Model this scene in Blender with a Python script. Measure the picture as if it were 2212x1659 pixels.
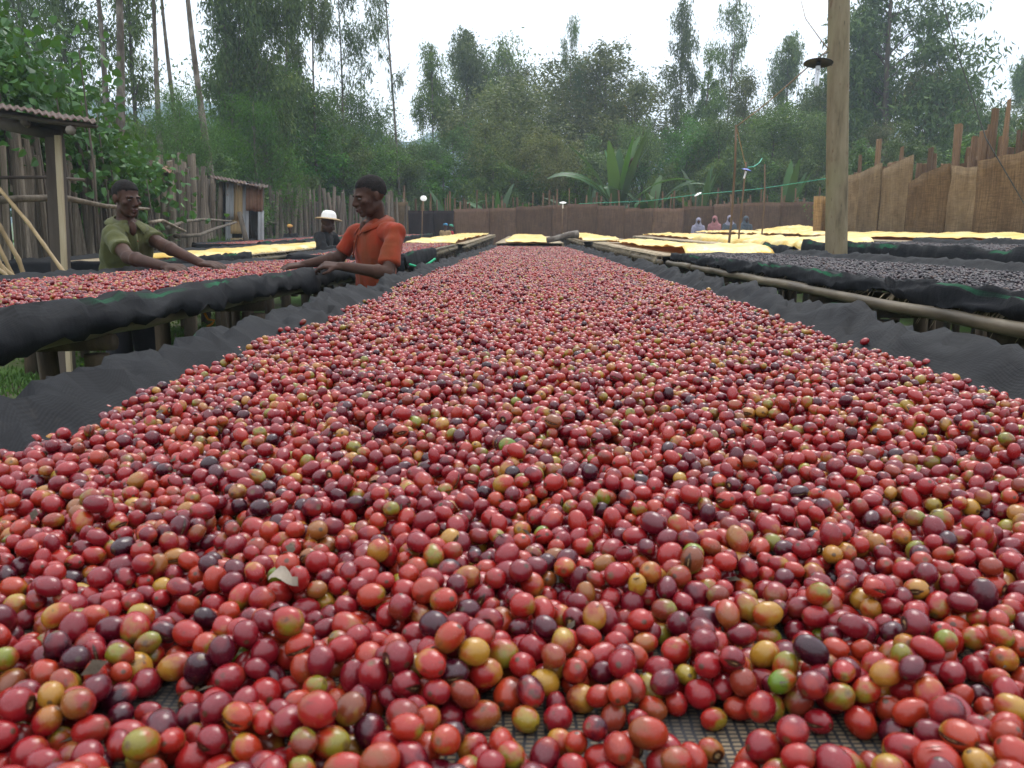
import bpy, bmesh, math, random
import numpy as np
from mathutils import Vector, Matrix, Euler, noise as mnoise
random.seed(11); rng = np.random.default_rng(7)
for o in list(bpy.data.objects): bpy.data.objects.remove(o)
S = bpy.context.scene
C = S.collection
R = math.radians
PI = math.pi

# ---------------------------------------------------------------- camera
CAMZ, F = 1.25, 1790.0
PITCH, YAW = R(10.43), R(1.09)
cam_d = bpy.data.cameras.new('camera'); cam = bpy.data.objects.new('camera', cam_d); C.objects.link(cam)
cam.location = (0, 0, CAMZ); cam.rotation_euler = (R(90) - PITCH, 0, YAW)
cam_d.sensor_width = 36; cam_d.lens = 36 * F / 2212.0
cam_d.clip_start = 0.03; cam_d.clip_end = 2000
cam_d.dof.use_dof = True; cam_d.dof.focus_distance = 1.9; cam_d.dof.aperture_fstop = 22
S.camera = cam
MC = (Matrix.Rotation(YAW, 3, 'Z') @ Matrix.Rotation(R(90) - PITCH, 3, 'X'))
def ray(px, py):
    return MC @ Vector(((px - 1106) / F, -(py - 829.5) / F, -1.0))
def at(px, py, Y):
    "world point on the vertical plane y = Y seen at a place of the 2212 x 1659 view"
    d = ray(px, py); return Vector((0, 0, CAMZ)) + d * (Y / d.y)
def atz(px, py, z):
    d = ray(px, py); return Vector((0, 0, CAMZ)) + d * ((z - CAMZ) / d.z)

# ---------------------------------------------------------------- world
W = bpy.data.worlds.new('World'); S.world = W; W.use_nodes = True
nt = W.node_tree; nt.nodes.clear()
out = nt.nodes.new('ShaderNodeOutputWorld'); bg = nt.nodes.new('ShaderNodeBackground')
sky = nt.nodes.new('ShaderNodeTexSky'); sky.sky_type = 'NISHITA'; sky.sun_disc = False
SUN_EL, SUN_AZ = R(52), R(18)
sky.sun_elevation = SUN_EL; sky.sun_rotation = SUN_AZ
tc = nt.nodes.new('ShaderNodeTexCoord'); mp = nt.nodes.new('ShaderNodeMapping'); mp.inputs['Scale'].default_value = (1, 1, 2.6)
nz = nt.nodes.new('ShaderNodeTexNoise'); nz.inputs['Scale'].default_value = 2.2; nz.inputs['Detail'].default_value = 5
cr = nt.nodes.new('ShaderNodeValToRGB')
cr.color_ramp.elements[0].position = .3; cr.color_ramp.elements[0].color = (17.0, 18.0, 19.6, 1)
cr.color_ramp.elements[1].position = .7; cr.color_ramp.elements[1].color = (21.5, 22.0, 22.8, 1)
mx = nt.nodes.new('ShaderNodeMixRGB'); mx.inputs[0].default_value = .9
nt.links.new(tc.outputs['Generated'], mp.inputs[0]); nt.links.new(mp.outputs[0], nz.inputs['Vector'])
sz = nt.nodes.new('ShaderNodeSeparateXYZ'); nt.links.new(tc.outputs['Generated'], sz.inputs[0])
el = nt.nodes.new('ShaderNodeMapRange'); el.inputs['From Min'].default_value = 0; el.inputs['From Max'].default_value = 1; el.inputs['To Min'].default_value = .62; el.inputs['To Max'].default_value = 1.5
nt.links.new(sz.outputs[2], el.inputs['Value'])
gm = nt.nodes.new('ShaderNodeMixRGB'); gm.blend_type = 'MULTIPLY'; gm.inputs[0].default_value = 1; nt.links.new(cr.outputs[0], gm.inputs[1]); nt.links.new(el.outputs[0], gm.inputs[2])
nt.links.new(nz.outputs[0], cr.inputs[0]); nt.links.new(sky.outputs[0], mx.inputs[1]); nt.links.new(gm.outputs[0], mx.inputs[2])
nt.links.new(mx.outputs[0], bg.inputs[0]); bg.inputs[1].default_value = .1
nt.links.new(bg.outputs[0], out.inputs[0])

sd = bpy.data.lights.new('sun', 'SUN'); so = bpy.data.objects.new('sun', sd); C.objects.link(so)
sd.energy = 2.2; sd.angle = R(22); sd.color = (1, .96, .9)
sv = Vector((math.sin(SUN_AZ) * math.cos(SUN_EL), math.cos(SUN_AZ) * math.cos(SUN_EL), math.sin(SUN_EL)))
so.rotation_euler = sv.to_track_quat('Z', 'Y').to_euler()

vs = S.view_settings; vs.view_transform = 'Standard'; vs.look = 'None'; vs.gamma = 1; vs.exposure = -0.08; vs.use_curve_mapping = False
cy = S.cycles; cy.use_denoising = True; cy.max_bounces = 7; cy.diffuse_bounces = 3; cy.glossy_bounces = 3
cy.transmission_bounces = 4; cy.volume_bounces = 1; cy.transparent_max_bounces = 8; cy.sample_clamp_indirect = 6
cy.use_adaptive_sampling = True

# ---------------------------------------------------------------- helpers
def tag(o, label=None, cat=None, group=None, kind=None):
    if label: o['label'] = label
    if cat: o['category'] = cat
    if group: o['group'] = group
    if kind: o['kind'] = kind
    return o
def empty(name, loc=(0, 0, 0), label=None, cat=None, group=None):
    o = bpy.data.objects.new(name, None); C.objects.link(o); o.location = loc; o.empty_display_size = .1
    return tag(o, label, cat, group)
def link(name, me, parent=None, loc=None, rot=None, scl=None, keep_world=True):
    o = bpy.data.objects.new(name, me); C.objects.link(o)
    if loc is not None: o.location = loc
    if rot is not None: o.rotation_euler = rot
    if scl is not None: o.scale = scl
    if parent:
        o.parent = parent
        if keep_world: o.matrix_parent_inverse = pw(parent).inverted()
    return o
def pw(o):
    m = Matrix.LocRotScale(o.location, o.rotation_euler, o.scale)
    return (pw(o.parent) @ o.matrix_parent_inverse @ m) if o.parent else m
def mesh_np(name, v, f, mat=None, smooth=True, attrs=None, mats=None, fm=None):
    me = bpy.data.meshes.new(name)
    v = np.asarray(v, dtype=np.float32).reshape(-1, 3)
    if isinstance(f, np.ndarray):
        n, k = f.shape
        me.vertices.add(len(v)); me.vertices.foreach_set('co', v.ravel())
        me.loops.add(n * k); me.loops.foreach_set('vertex_index', f.astype(np.int32).ravel())
        me.polygons.add(n); me.polygons.foreach_set('loop_start', np.arange(0, n * k, k, dtype=np.int32))
        me.update(calc_edges=True)
    else:
        me.from_pydata([tuple(map(float, p)) for p in v], [], f); me.update()
    if mats:
        for m in mats: me.materials.append(m)
        me.polygons.foreach_set('material_index', np.asarray(fm, dtype=np.int32))
    elif mat: me.materials.append(mat)
    me.polygons.foreach_set('use_smooth', np.full(len(me.polygons), smooth))
    for k, (typ, dom, val) in (attrs or {}).items():
        a = me.attributes.new(k, typ, dom)
        a.data.foreach_set('vector' if typ == 'FLOAT_VECTOR' else 'value', np.asarray(val, dtype=np.float32 if typ != 'INT' else np.int32).ravel())
    return me
class MB:
    def __init__(s): s.v = []; s.f = []
    def add(s, vs_, fs_):
        n = len(s.v); s.v.extend([Vector(p) for p in vs_]); s.f.extend([[i + n for i in f] for f in fs_]); return s
    def tube(s, pts, rad, n=8, cap=True, jit=0.0, flat=1.0):
        pts = [Vector(p) for p in pts]; m = len(pts)
        if not hasattr(rad, '__len__'): rad = [rad] * m
        up = None; vs_ = []
        for i, p in enumerate(pts):
            t = (pts[min(i + 1, m - 1)] - pts[max(i - 1, 0)]).normalized()
            if up is None: up = Vector((0, 0, 1)) if abs(t.z) < .9 else Vector((1, 0, 0))
            a = t.cross(up).normalized(); b = a.cross(t).normalized(); up = b
            for k in range(n):
                th = 2 * PI * k / n; r = rad[i] * (1 + random.uniform(-jit, jit))
                vs_.append(p + a * (r * math.cos(th)) + b * (r * flat * math.sin(th)))
        fs_ = [[i * n + k, i * n + (k + 1) % n, (i + 1) * n + (k + 1) % n, (i + 1) * n + k] for i in range(m - 1) for k in range(n)]
        if cap: fs_ += [list(range(n))[::-1], [(m - 1) * n + k for k in range(n)]]
        return s.add(vs_, fs_)
    def box(s, a, b, rot=None, about=None):
        a = Vector(a); b = Vector(b)
        p = [Vector((x, y, z)) for z in (a.z, b.z) for y in (a.y, b.y) for x in (a.x, b.x)]
        if rot:
            c = Vector(about) if about else (a + b) / 2; M = Euler(rot).to_matrix(); p = [c + M @ (q - c) for q in p]
        return s.add(p, [[0, 2, 3, 1], [4, 5, 7, 6], [0, 1, 5, 4], [2, 6, 7, 3], [0, 4, 6, 2], [1, 3, 7, 5]])
    def ell(s, c, r, rot=None, nu=14, nv=10):
        c = Vector(c); M = rot if isinstance(rot, Matrix) else (Euler(rot).to_matrix() if rot else Matrix.Identity(3)); vs_ = []
        for j in range(1, nv):
            ph = PI * j / nv
            for i in range(nu):
                th = 2 * PI * i / nu
                vs_.append(c + M @ Vector((r[0] * math.sin(ph) * math.cos(th), r[1] * math.sin(ph) * math.sin(th), r[2] * math.cos(ph))))
        vs_ += [c + M @ Vector((0, 0, r[2])), c - M @ Vector((0, 0, r[2]))]
        fs_ = [[j * nu + i, (j + 1) * nu + i, (j + 1) * nu + (i + 1) % nu, j * nu + (i + 1) % nu] for j in range(nv - 2) for i in range(nu)]
        t = (nv - 1) * nu
        fs_ += [[t, i, (i + 1) % nu] for i in range(nu)] + [[t + 1, (nv - 2) * nu + (i + 1) % nu, (nv - 2) * nu + i] for i in range(nu)]
        return s.add(vs_, fs_)
    def cone(s, a, b, ra, rb, n=14, round_=True, flat=1.0, side=None):
        "tapered capsule from a to b; flat squeezes it along the second axis"
        a = Vector(a); b = Vector(b); t = (b - a).normalized()
        u = Vector(side).normalized() if side else (Vector((0, 0, 1)) if abs(t.z) < .85 else Vector((0, 1, 0)))
        x = t.cross(u).normalized(); y = x.cross(t).normalized()
        rings = []
        if round_:
            for q in (-80, -50, -25): rings.append((a + t * ra * math.sin(R(q)), ra * math.cos(R(q))))
        rings += [(a, ra), (b, rb)]
        if round_:
            for q in (25, 50, 80): rings.append((b + t * rb * math.sin(R(q)), rb * math.cos(R(q))))
        vs_ = [p + x * (r * math.cos(2 * PI * k / n)) + y * (r * flat * math.sin(2 * PI * k / n)) for p, r in rings for k in range(n)]
        m = len(rings)
        fs_ = [[i * n + k, i * n + (k + 1) % n, (i + 1) * n + (k + 1) % n, (i + 1) * n + k] for i in range(m - 1) for k in range(n)]
        fs_ += [list(range(n))[::-1], [(m - 1) * n + k for k in range(n)]]
        return s.add(vs_, fs_)
    def mesh(s, name, mat, smooth=True):
        me = bpy.data.meshes.new(name); me.from_pydata([tuple(p) for p in s.v], [], s.f); me.update()
        if mat: me.materials.append(mat)
        me.polygons.foreach_set('use_smooth', [smooth] * len(me.polygons)); return me
    def build(s, name, mat, parent=None, smooth=True):
        return link(name, s.mesh(name, mat, smooth), parent)
def remesh(name, mb, voxel, mat, parent=None, smooth_it=2, disp=None):
    "fuse overlapping shapes into one continuous skin"
    me = mb.mesh('t', None); o = bpy.data.objects.new('t', me); C.objects.link(o)
    m = o.modifiers.new('r', 'REMESH'); m.mode = 'VOXEL'; m.voxel_size = voxel; m.use_smooth_shade = True
    if smooth_it:
        q = o.modifiers.new('s', 'SMOOTH'); q.iterations = smooth_it; q.factor = .5
    dg = bpy.context.evaluated_depsgraph_get(); dg.update()
    nm = bpy.data.meshes.new_from_object(o.evaluated_get(dg)); nm.name = name
    bpy.data.objects.remove(o); bpy.data.meshes.remove(me)
    if disp:
        n = len(nm.vertices); co = np.empty(n * 3, np.float32); nm.vertices.foreach_get('co', co); co = co.reshape(-1, 3)
        no = np.empty(n * 3, np.float32); nm.vertices.foreach_get('normal', no); no = no.reshape(-1, 3)
        d = np.array([disp(Vector(p), Vector(q)) for p, q in zip(co.tolist(), no.tolist())], dtype=np.float32)
        nm.vertices.foreach_set('co', (co + no * d[:, None]).ravel()); nm.update()
    nm.materials.clear(); nm.materials.append(mat)
    nm.polygons.foreach_set('use_smooth', [True] * len(nm.polygons))
    return link(name, nm, parent)
def n1(x, y=0.0, z=0.0): return mnoise.noise(Vector((x, y, z)))
def fbm(x, y=0.0, z=0.0): return mnoise.fractal(Vector((x, y, z)), 1.0, 2.0, 4)

# ---------------------------------------------------------------- materials
class NT:
    def __init__(s, name):
        s.m = bpy.data.materials.new(name); s.m.use_nodes = True; s.t = s.m.node_tree; s.t.nodes.clear()
        s.out = s.n('OutputMaterial')
    def n(s, typ, ins=None, **kw):
        q = s.t.nodes.new('ShaderNode' + typ)
        for k, v in kw.items(): setattr(q, k, v)
        for k, v in (ins or {}).items():
            if hasattr(v, 'is_linked') or isinstance(v, bpy.types.NodeSocket): s.t.links.new(v, q.inputs[k])
            else: q.inputs[k].default_value = v
        return q
    def math(s, op, a, b=0.0, c=0.0, clamp=False):
        q = s.n('Math', {0: a, 1: b, 2: c}, operation=op); q.use_clamp = clamp; return q.outputs[0]
    def mix(s, f, a, b, blend='MIX'):
        f4 = lambda c: c if hasattr(c, 'is_linked') else (tuple(c) + (1,))[:4]
        return s.n('MixRGB', {0: f, 1: f4(a), 2: f4(b)}, blend_type=blend).outputs[0]
    def ramp(s, f, stops, interp='LINEAR'):
        q = s.n('ValToRGB', {0: f}); r = q.color_ramp; r.interpolation = interp
        while len(r.elements) < len(stops): r.elements.new(.5)
        for e, (p, c) in zip(r.elements, stops):
            e.position = p; e.color = (tuple(c) + (1,))[:4] if hasattr(c, '__len__') else (c, c, c, 1)
        return q.outputs[0]
    def noise(s, vec, scale, detail=3, rough=.55, out='Fac'):
        return s.n('TexNoise', {'Vector': vec, 'Scale': scale, 'Detail': detail, 'Roughness': rough}).outputs[out]
    def scaled(s, vec, sc): return s.n('Mapping', {'Vector': vec, 'Scale': sc}).outputs[0]
    def bump(s, h, st=.3, dist=.01, prev=None):
        ins = {'Height': h, 'Strength': st, 'Distance': dist}
        if prev: ins['Normal'] = prev
        return s.n('Bump', ins).outputs[0]
    def pr(s, **ins):
        key = {k.replace('_', ' '): v for k, v in ins.items()}
        for k in ('Base Color',):
            if k in key and not hasattr(key[k], 'is_linked'): key[k] = (tuple(key[k]) + (1,))[:4]
        q = s.n('BsdfPrincipled', key); return q.outputs[0]
    def fin(s, sh): s.t.links.new(sh, s.out.inputs['Surface']); return s.m
def rough_mat(name, stops, scale=4, stretch=(1, 1, 1), rough=.8, bump=.4, bdist=.01, bscale=None, coord='Object', spec=.3, extra=None, rnd=0.0):
    t = NT(name); tc_ = t.n('TexCoord'); v = tc_.outputs[coord]
    oi = t.n('ObjectInfo')
    v2 = t.n('VectorMath', {0: t.scaled(v, stretch), 1: t.n('CombineXYZ', {0: t.math('MULTIPLY', oi.outputs['Random'], 37.0)}).outputs[0]}, operation='ADD').outputs[0]
    n_ = t.noise(v2, scale, 5, .6)
    col = t.ramp(n_, stops)
    if rnd:
        k = t.math('MULTIPLY_ADD', oi.outputs['Random'], 2 * rnd, 1 - rnd)
        col = t.mix(1.0, col, t.n('CombineColor', {0: k, 1: k, 2: k}).outputs[0], 'MULTIPLY')
    if extra: col = extra(t, v, col)
    b = t.bump(t.noise(v2, bscale or scale * 3, 4, .6), bump, bdist)
    return t.fin(t.pr(Base_Color=col, Roughness=rough, Normal=b, Specular_IOR_Level=spec))

M = {}
M['bark'] = rough_mat('pale_bark', [(.3, (.04, .031, .025)), (.5, (.095, .077, .062)), (.62, (.19, .165, .14)), (.75, (.06, .048, .038))], 5, (1, 1, .5), .85, .5, .02, rnd=.25)
M['bark2'] = rough_mat('dark_bark', [(.3, (.035, .028, .022)), (.55, (.09, .07, .055)), (.8, (.15, .125, .1))], 4, (1, 1, .25), .9, .5, .02, rnd=.25)
M['stake'] = rough_mat('weathered_stake', [(.25, (.055, .045, .035)), (.5, (.15, .12, .09)), (.72, (.27, .23, .185))], 7, (2, 2, .22), .9, .6, .01, rnd=.45)
M['stake_far'] = rough_mat('brown_stake', [(.25, (.06, .035, .02)), (.5, (.17, .10, .055)), (.75, (.27, .18, .11))], 7, (2, 2, .22), .9, .6, .01, rnd=.4)
M['post'] = rough_mat('table_post', [(.3, (.025, .018, .012)), (.55, (.065, .046, .03)), (.8, (.14, .105, .07))], 9, (1.5, 1.5, .3), .9, .6, .01, rnd=.3)
M['cutwood'] = rough_mat('cut_wood', [(.3, (.35, .22, .1)), (.7, (.5, .34, .17))], 20, rough=.8)
M['beamdark'] = rough_mat('dark_timber', [(.3, (.04, .03, .025)), (.6, (.085, .068, .055)), (.85, (.14, .115, .09))], 5, (1, 1, .2), .9, .4)
M['beampale'] = rough_mat('sawn_timber', [(.3, (.2, .15, .085)), (.55, (.36, .29, .19)), (.8, (.45, .38, .27))], 5, (2, 2, .25), .85, .4)
M['straw'] = rough_mat('straw', [(.3, (.12, .09, .055)), (.55, (.30, .235, .15)), (.8, (.45, .37, .25))], 12, (1, 1, 1), .85, .3, rnd=.3)
M['skin'] = rough_mat('brown_skin', [(.35, (0.0408, 0.0198, 0.0138)), (.65, (0.0624, 0.0306, 0.0210))], 14, rough=.55, bump=.12, bdist=.003, bscale=90, spec=.14)
M['hair'] = rough_mat('black_hair', [(.4, (.008, .007, .0065)), (.6, (.016, .013, .012))], 60, rough=.95, bump=1, bdist=.006, bscale=130, spec=.15)
M['eyew'] = rough_mat('eye_white', [(.4, (.10, .08, .07)), (.6, (.12, .1, .09))], 10, rough=.7, spec=.1, bump=0)
M['eyeb'] = rough_mat('eye_iris', [(.4, (.008, .005, .004)), (.6, (.012, .008, .006))], 10, rough=.2, bump=0)
M['lip'] = rough_mat('lip_skin', [(.4, (.05, .022, .019)), (.6, (.065, .028, .024))], 40, rough=.45, bump=.1)
def cloth(name, a, b, scale=7, rough=.9, weave=600):
    t = NT(name); tc_ = t.n('TexCoord'); v = tc_.outputs['Object']
    n_ = t.noise(v, scale, 4, .6)
    col = t.mix(t.ramp(n_, [(.35, 0.0), (.68, 1.0)]), a, b)
    fine = t.noise(v, weave, 2); wr = t.noise(t.scaled(v, (1, 1, .45)), 16, 3, .5)
    bm_ = t.bump(wr, .5, .02, t.bump(fine, .25, .002))
    return t.fin(t.pr(Base_Color=col, Roughness=rough, Normal=bm_, Specular_IOR_Level=.15, Sheen_Weight=.06))
M['orange'] = cloth('orange_polo_cloth', (.225, .024, .008), (.12, .036, .012), 5)
M['olive'] = cloth('olive_polo_cloth', (.085, .087, .032), (.055, .06, .022), 5)
M['black'] = cloth('black_cloth', (.012, .012, .013), (.02, .02, .021), 8)
M['trouser'] = cloth('dark_trouser_cloth', (.014, .014, .018), (.022, .021, .025), 9)
M['white'] = cloth('white_hat_cloth', (.72, .71, .68), (.8, .79, .76), 9)
M['yellowcap'] = cloth('yellow_head_wrap', (.55, .30, .05), (.40, .2, .07), 14)
M['bluecloth'] = cloth('blue_scarf_cloth', (.04, .13, .4), (.06, .3, .33), 16)
M['tancloth'] = cloth('tan_cloth', (.38, .26, .13), (.3, .2, .1), 8)
M['redcloth'] = cloth('red_cloth', (.45, .03, .03), (.3, .02, .03), 8)
M['greyscarf'] = cloth('grey_lilac_scarf', (.30, .28, .35), (.2, .19, .26), 16)
M['pinkscarf'] = cloth('dusty_pink_scarf', (.38, .17, .17), (.28, .12, .13), 12)
M['darkscarf'] = cloth('dark_patterned_scarf', (.05, .07, .09), (.10, .11, .13), 30)
M['brim'] = rough_mat('straw_brim', [(.3, (.3, .2, .1)), (.7, (.45, .32, .18))], 60, rough=.85)
M['button'] = rough_mat('button_plastic', [(.4, (.12, .04, .02)), (.6, (.14, .05, .02))], 10, rough=.4, bump=0)
M['sole'] = rough_mat('dark_shoe', [(.4, (.02, .018, .016)), (.6, (.035, .03, .027))], 10, rough=.7)

def net_mat():
    t = NT('black_shade_net'); uv = t.n('Attribute', attribute_name='uvp').outputs['Vector']
    sx = t.n('SeparateXYZ', {0: uv}); u, v = sx.outputs[0], sx.outputs[1]
    tc_ = t.n('TexCoord').outputs['Object']
    wob = t.math('MULTIPLY', t.noise(tc_, 5, 2), .006)
    uu = t.math('ADD', u, wob)
    ribs = t.math('SINE', t.math('MULTIPLY', uu, 2 * PI / .0036))
    kn = t.math('SINE', t.math('MULTIPLY', t.math('ADD', v, wob), 2 * PI / .005))
    pat = t.math('MULTIPLY_ADD', ribs, .5, .5); kp = t.math('MULTIPLY_ADD', kn, .5, .5)
    h = t.math('ADD', pat, t.math('MULTIPLY', kp, .35))
    big = t.noise(tc_, 3.5, 4, .6)
    dust = t.noise(tc_, 30, 4, .7)
    col = t.mix(t.math('MULTIPLY_ADD', pat, .35, .2), (.002, .0022, .003), (.017, .018, .021))
    col = t.mix(t.ramp(big, [(.45, 0.0), (.8, .4)]), col, (.022, .0225, .026))
    col = t.mix(t.ramp(dust, [(.6, 0.0), (.85, .3)]), col, (.06, .05, .04))
    # woven green selvedge line
    g = t.math('COMPARE', t.math('ADD', u, t.math('MULTIPLY', big, .01)), .140, .0035)
    g = t.math('MULTIPLY', g, t.ramp(t.noise(tc_, 2.3, 2), [(.5, 0.0), (.62, .85)]))
    g = t.math('MULTIPLY', g, t.math('GREATER_THAN', kp, .3))
    col = t.mix(g, col, (.004, .13, .05))
    b = t.bump(t.noise(tc_, 24, 4, .6), .35, .01, t.bump(h, .14, .0012))
    return t.fin(t.pr(Base_Color=col, Roughness=.75, Normal=b, Specular_IOR_Level=.11))
M['net'] = net_mat()

def matnet_mat():
    "straw matting seen through black netting on the table top"
    t = NT('netted_straw_mat'); v = t.n('TexCoord').outputs['Object']
    sx = t.n('SeparateXYZ', {0: v}); x, y = sx.outputs[0], sx.outputs[1]
    w = t.math('MULTIPLY', t.noise(v, 40, 2), .0035)
    row = t.math('FRACT', t.math('DIVIDE', t.math('ADD', y, w), .0032))
    colm = t.math('FRACT', t.math('DIVIDE', t.math('ADD', x, w), .0052))
    hole = t.math('MULTIPLY', t.math('GREATER_THAN', row, .42), t.math('GREATER_THAN', colm, .3))
    tone = t.noise(t.scaled(v, (1, 3, 1)), 260, 3)
    straw = t.mix(tone, (.10, .07, .04), (.42, .31, .18))
    patch = t.ramp(t.noise(v, 14, 3), [(.4, .25), (.6, 1.0)])
    col = t.mix(t.math('MULTIPLY', hole, patch), (.012, .013, .016), straw)
    return t.fin(t.pr(Base_Color=col, Roughness=.8, Normal=t.bump(t.math('SUBTRACT', 1.0, hole), .8, .001)))
M['matnet'] = matnet_mat()

def cherry_ramp(t, r):
    # colour classes, see CLS below
    return t.ramp(r, [(0, (0.0210, 0.0021, 0.0070)), (.10, (0.0418, 0.0028, 0.0097)), (.22, (0.0942, 0.0038, 0.0110)), (.36, (0.1640, 0.0058, 0.0116)), (.50, (0.2234, 0.0082, 0.0110)), (.62, (0.2722, 0.0138, 0.0090)),
                      (.72, (0.2861, 0.0288, 0.0090)), (.80, (0.1291, 0.0230, 0.0130)), (.87, (0.2748, 0.1145, 0.0168)), (.93, (0.3206, 0.1679, 0.0183)), (.97, (0.2062, 0.1641, 0.0168)), (1.0, (0.0916, 0.1527, 0.0107))])
def cherry_mat():
    t = NT('cherry_skin')
    r = t.n('Attribute', attribute_name='rnd', attribute_type='INSTANCER').outputs['Fac']
    ax = t.n('Attribute', attribute_name='ax').outputs['Fac']; dm = t.n('Attribute', attribute_name='dmg').outputs['Fac']
    tc_ = t.n('TexCoord').outputs['Generated']
    off = t.n('CombineXYZ', {0: t.math('MULTIPLY', r, 61.0), 1: t.math('MULTIPLY', r, 23.0), 2: t.math('MULTIPLY', r, 131.0)}).outputs[0]
    v = t.n('VectorMath', {0: tc_, 1: off}, operation='ADD').outputs[0]
    r2 = t.math('FRACT', t.math('MULTIPLY', r, 173.31)); r3 = t.math('FRACT', t.math('MULTIPLY', r, 917.7))
    base = cherry_ramp(t, r)
    sh = t.math('MULTIPLY_ADD', t.math('POWER', r2, 1.5), .42, .08)
    hi = t.math('GREATER_THAN', r, .83); up_ = t.math('MINIMUM', t.math('ADD', r, sh), .985); dn_ = t.math('SUBTRACT', r, t.math('MULTIPLY_ADD', r2, .28, .2))
    tip = cherry_ramp(t, t.math('ADD', t.math('MULTIPLY', hi, dn_), t.math('MULTIPLY', t.math('SUBTRACT', 1.0, hi), up_)))
    lowf = t.noise(v, 1.6, 2)
    k = t.math('ADD', t.math('MULTIPLY', ax, .42), t.math('MULTIPLY', t.math('SUBTRACT', lowf, .5), 1.9))
    blend = t.ramp(t.math('ADD', k, t.math('MULTIPLY_ADD', r3, .6, -.02)), [(.3, 0.0), (.8, 1.0)])
    col = t.mix(t.math('MULTIPLY', blend, .85), base, tip)
    # speckle, bruises
    sp = t.ramp(t.noise(v, 26, 2), [(.66, 0.0), (.74, .5)]); col = t.mix(sp, col, (.06, .02, .012))
    br = t.ramp(t.noise(v, 2.1, 3), [(.62, 0.0), (.72, .75)])
    col = t.mix(t.math('MULTIPLY', br, t.math('GREATER_THAN', r3, .55)), col, (.055, .026, .014))
    # navel ring and stalk scar
    ring = t.ramp(ax, [(.955, 0.0), (.965, .8), (.98, .25), (.993, .9)])
    col = t.mix(t.math('MULTIPLY', ring, t.math('GREATER_THAN', r2, .25)), col, (.10, .06, .025))
    scar = t.ramp(t.math('MULTIPLY', ax, -1.0), [(.965, 0.0), (.985, .85)]); col = t.mix(scar, col, (.05, .03, .015))
    # torn skin: dark rim, pale parchment in the split
    col = t.mix(t.ramp(dm, [(.05, 0.0), (.35, .95)]), col, (.030, .014, .008))
    pale = t.math('MULTIPLY', t.ramp(dm, [(.86, 0.0), (.97, 1.0)]), t.ramp(t.noise(v, 5, 2), [(.38, 0.0), (.5, 1.0)]))
    col = t.mix(pale, col, (.36, .26, .12))
    b = t.bump(t.noise(v, 9, 4, .6), .16, .0012)
    rough = t.math('MULTIPLY_ADD', t.noise(v, 4, 3), .2, .15)
    return t.fin(t.pr(Base_Color=col, Roughness=rough, Normal=b, Specular_IOR_Level=.5))
M['cherry'] = cherry_mat()
def dried_mat():
    t = NT('dried_cherry_skin'); r = t.n('Attribute', attribute_name='rnd', attribute_type='INSTANCER').outputs['Fac']
    col = t.ramp(r, [(0, (.010, .008, .010)), (.5, (.022, .015, .020)), (.85, (.045, .028, .033)), (1, (.075, .045, .035))])
    return t.fin(t.pr(Base_Color=col, Roughness=.5, Normal=t.bump(t.noise(t.n('TexCoord').outputs['Generated'], 6, 3), .5, .002), Specular_IOR_Level=.45))
M['dried'] = dried_mat()

def sheet_mat():
    t = NT('yellow_plastic_sheet'); v = t.n('TexCoord').outputs['Object']
    n_ = t.noise(v, 2.5, 3); col = t.ramp(n_, [(.32, (.84, .50, .05)), (.52, (.88, .69, .22)), (.75, (.9, .82, .48))])
    b = t.bump(t.noise(t.scaled(v, (1, .6, 1)), 7, 4, .6), .8, .04)
    p = t.pr(Base_Color=col, Roughness=.38, Normal=b, Specular_IOR_Level=.6)
    tr = t.n('BsdfTranslucent', {0: (.9, .5, .03, 1)}).outputs[0]
    return t.fin(t.n('MixShader', {0: .26, 1: p, 2: tr}).outputs[0])
M['sheet'] = sheet_mat()

def hessian(name, a, b_, dark=0.3, k=420, band=True):
    t = NT(name); v = t.n('TexCoord').outputs['Object']; oi = t.n('ObjectInfo').outputs['Random']
    off = t.n('CombineXYZ', {0: t.math('MULTIPLY', oi, 53.0), 2: t.math('MULTIPLY', oi, 11.0)}).outputs[0]
    v = t.n('VectorMath', {0: v, 1: off}, operation='ADD').outputs[0]
    n_ = t.noise(v, 2.2, 5, .65); vert = t.noise(t.scaled(v, (1, 1, .06)), 42, 4, .7); hor = t.noise(t.scaled(v, (.08, .08, 1)), 60, 4, .7)
    col = t.mix(t.ramp(n_, [(.3, 0.0), (.7, 1.0)]), a, b_)
    col = t.mix(t.ramp(vert, [(.35, .55), (.6, 0.0)]), col, tuple(c * dark for c in a))
    col = t.mix(t.ramp(hor, [(.35, .4), (.6, 0.0)]), col, tuple(c * dark for c in a))
    st = t.ramp(t.noise(v, 1.1, 2), [(.62, 0.0), (.72, .5)]); col = t.mix(st, col, tuple(c * .35 for c in a))
    kk = t.math('MULTIPLY_ADD', oi, .5, .75); col = t.mix(1.0, col, t.n('CombineColor', {0: kk, 1: kk, 2: kk}).outputs[0], 'MULTIPLY')
    b = t.bump(hor, .5, .01, t.bump(vert, .6, .012))
    return t.fin(t.pr(Base_Color=col, Roughness=.9, Normal=b, Specular_IOR_Level=.1))
M['hess'] = hessian('tan_hessian', (.165, .108, .056), (.29, .205, .12))
M['hessd'] = hessian('brown_hessian', (.115, .066, .03), (.20, .128, .066), .2)
M['hess2'] = hessian('brown_screen_cloth', (.105, .060, .042), (.19, .115, .075), .5)
M['hess3'] = hessian('dark_screen_cloth', (.018, .012, .013), (.032, .02, .02), .5)

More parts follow.
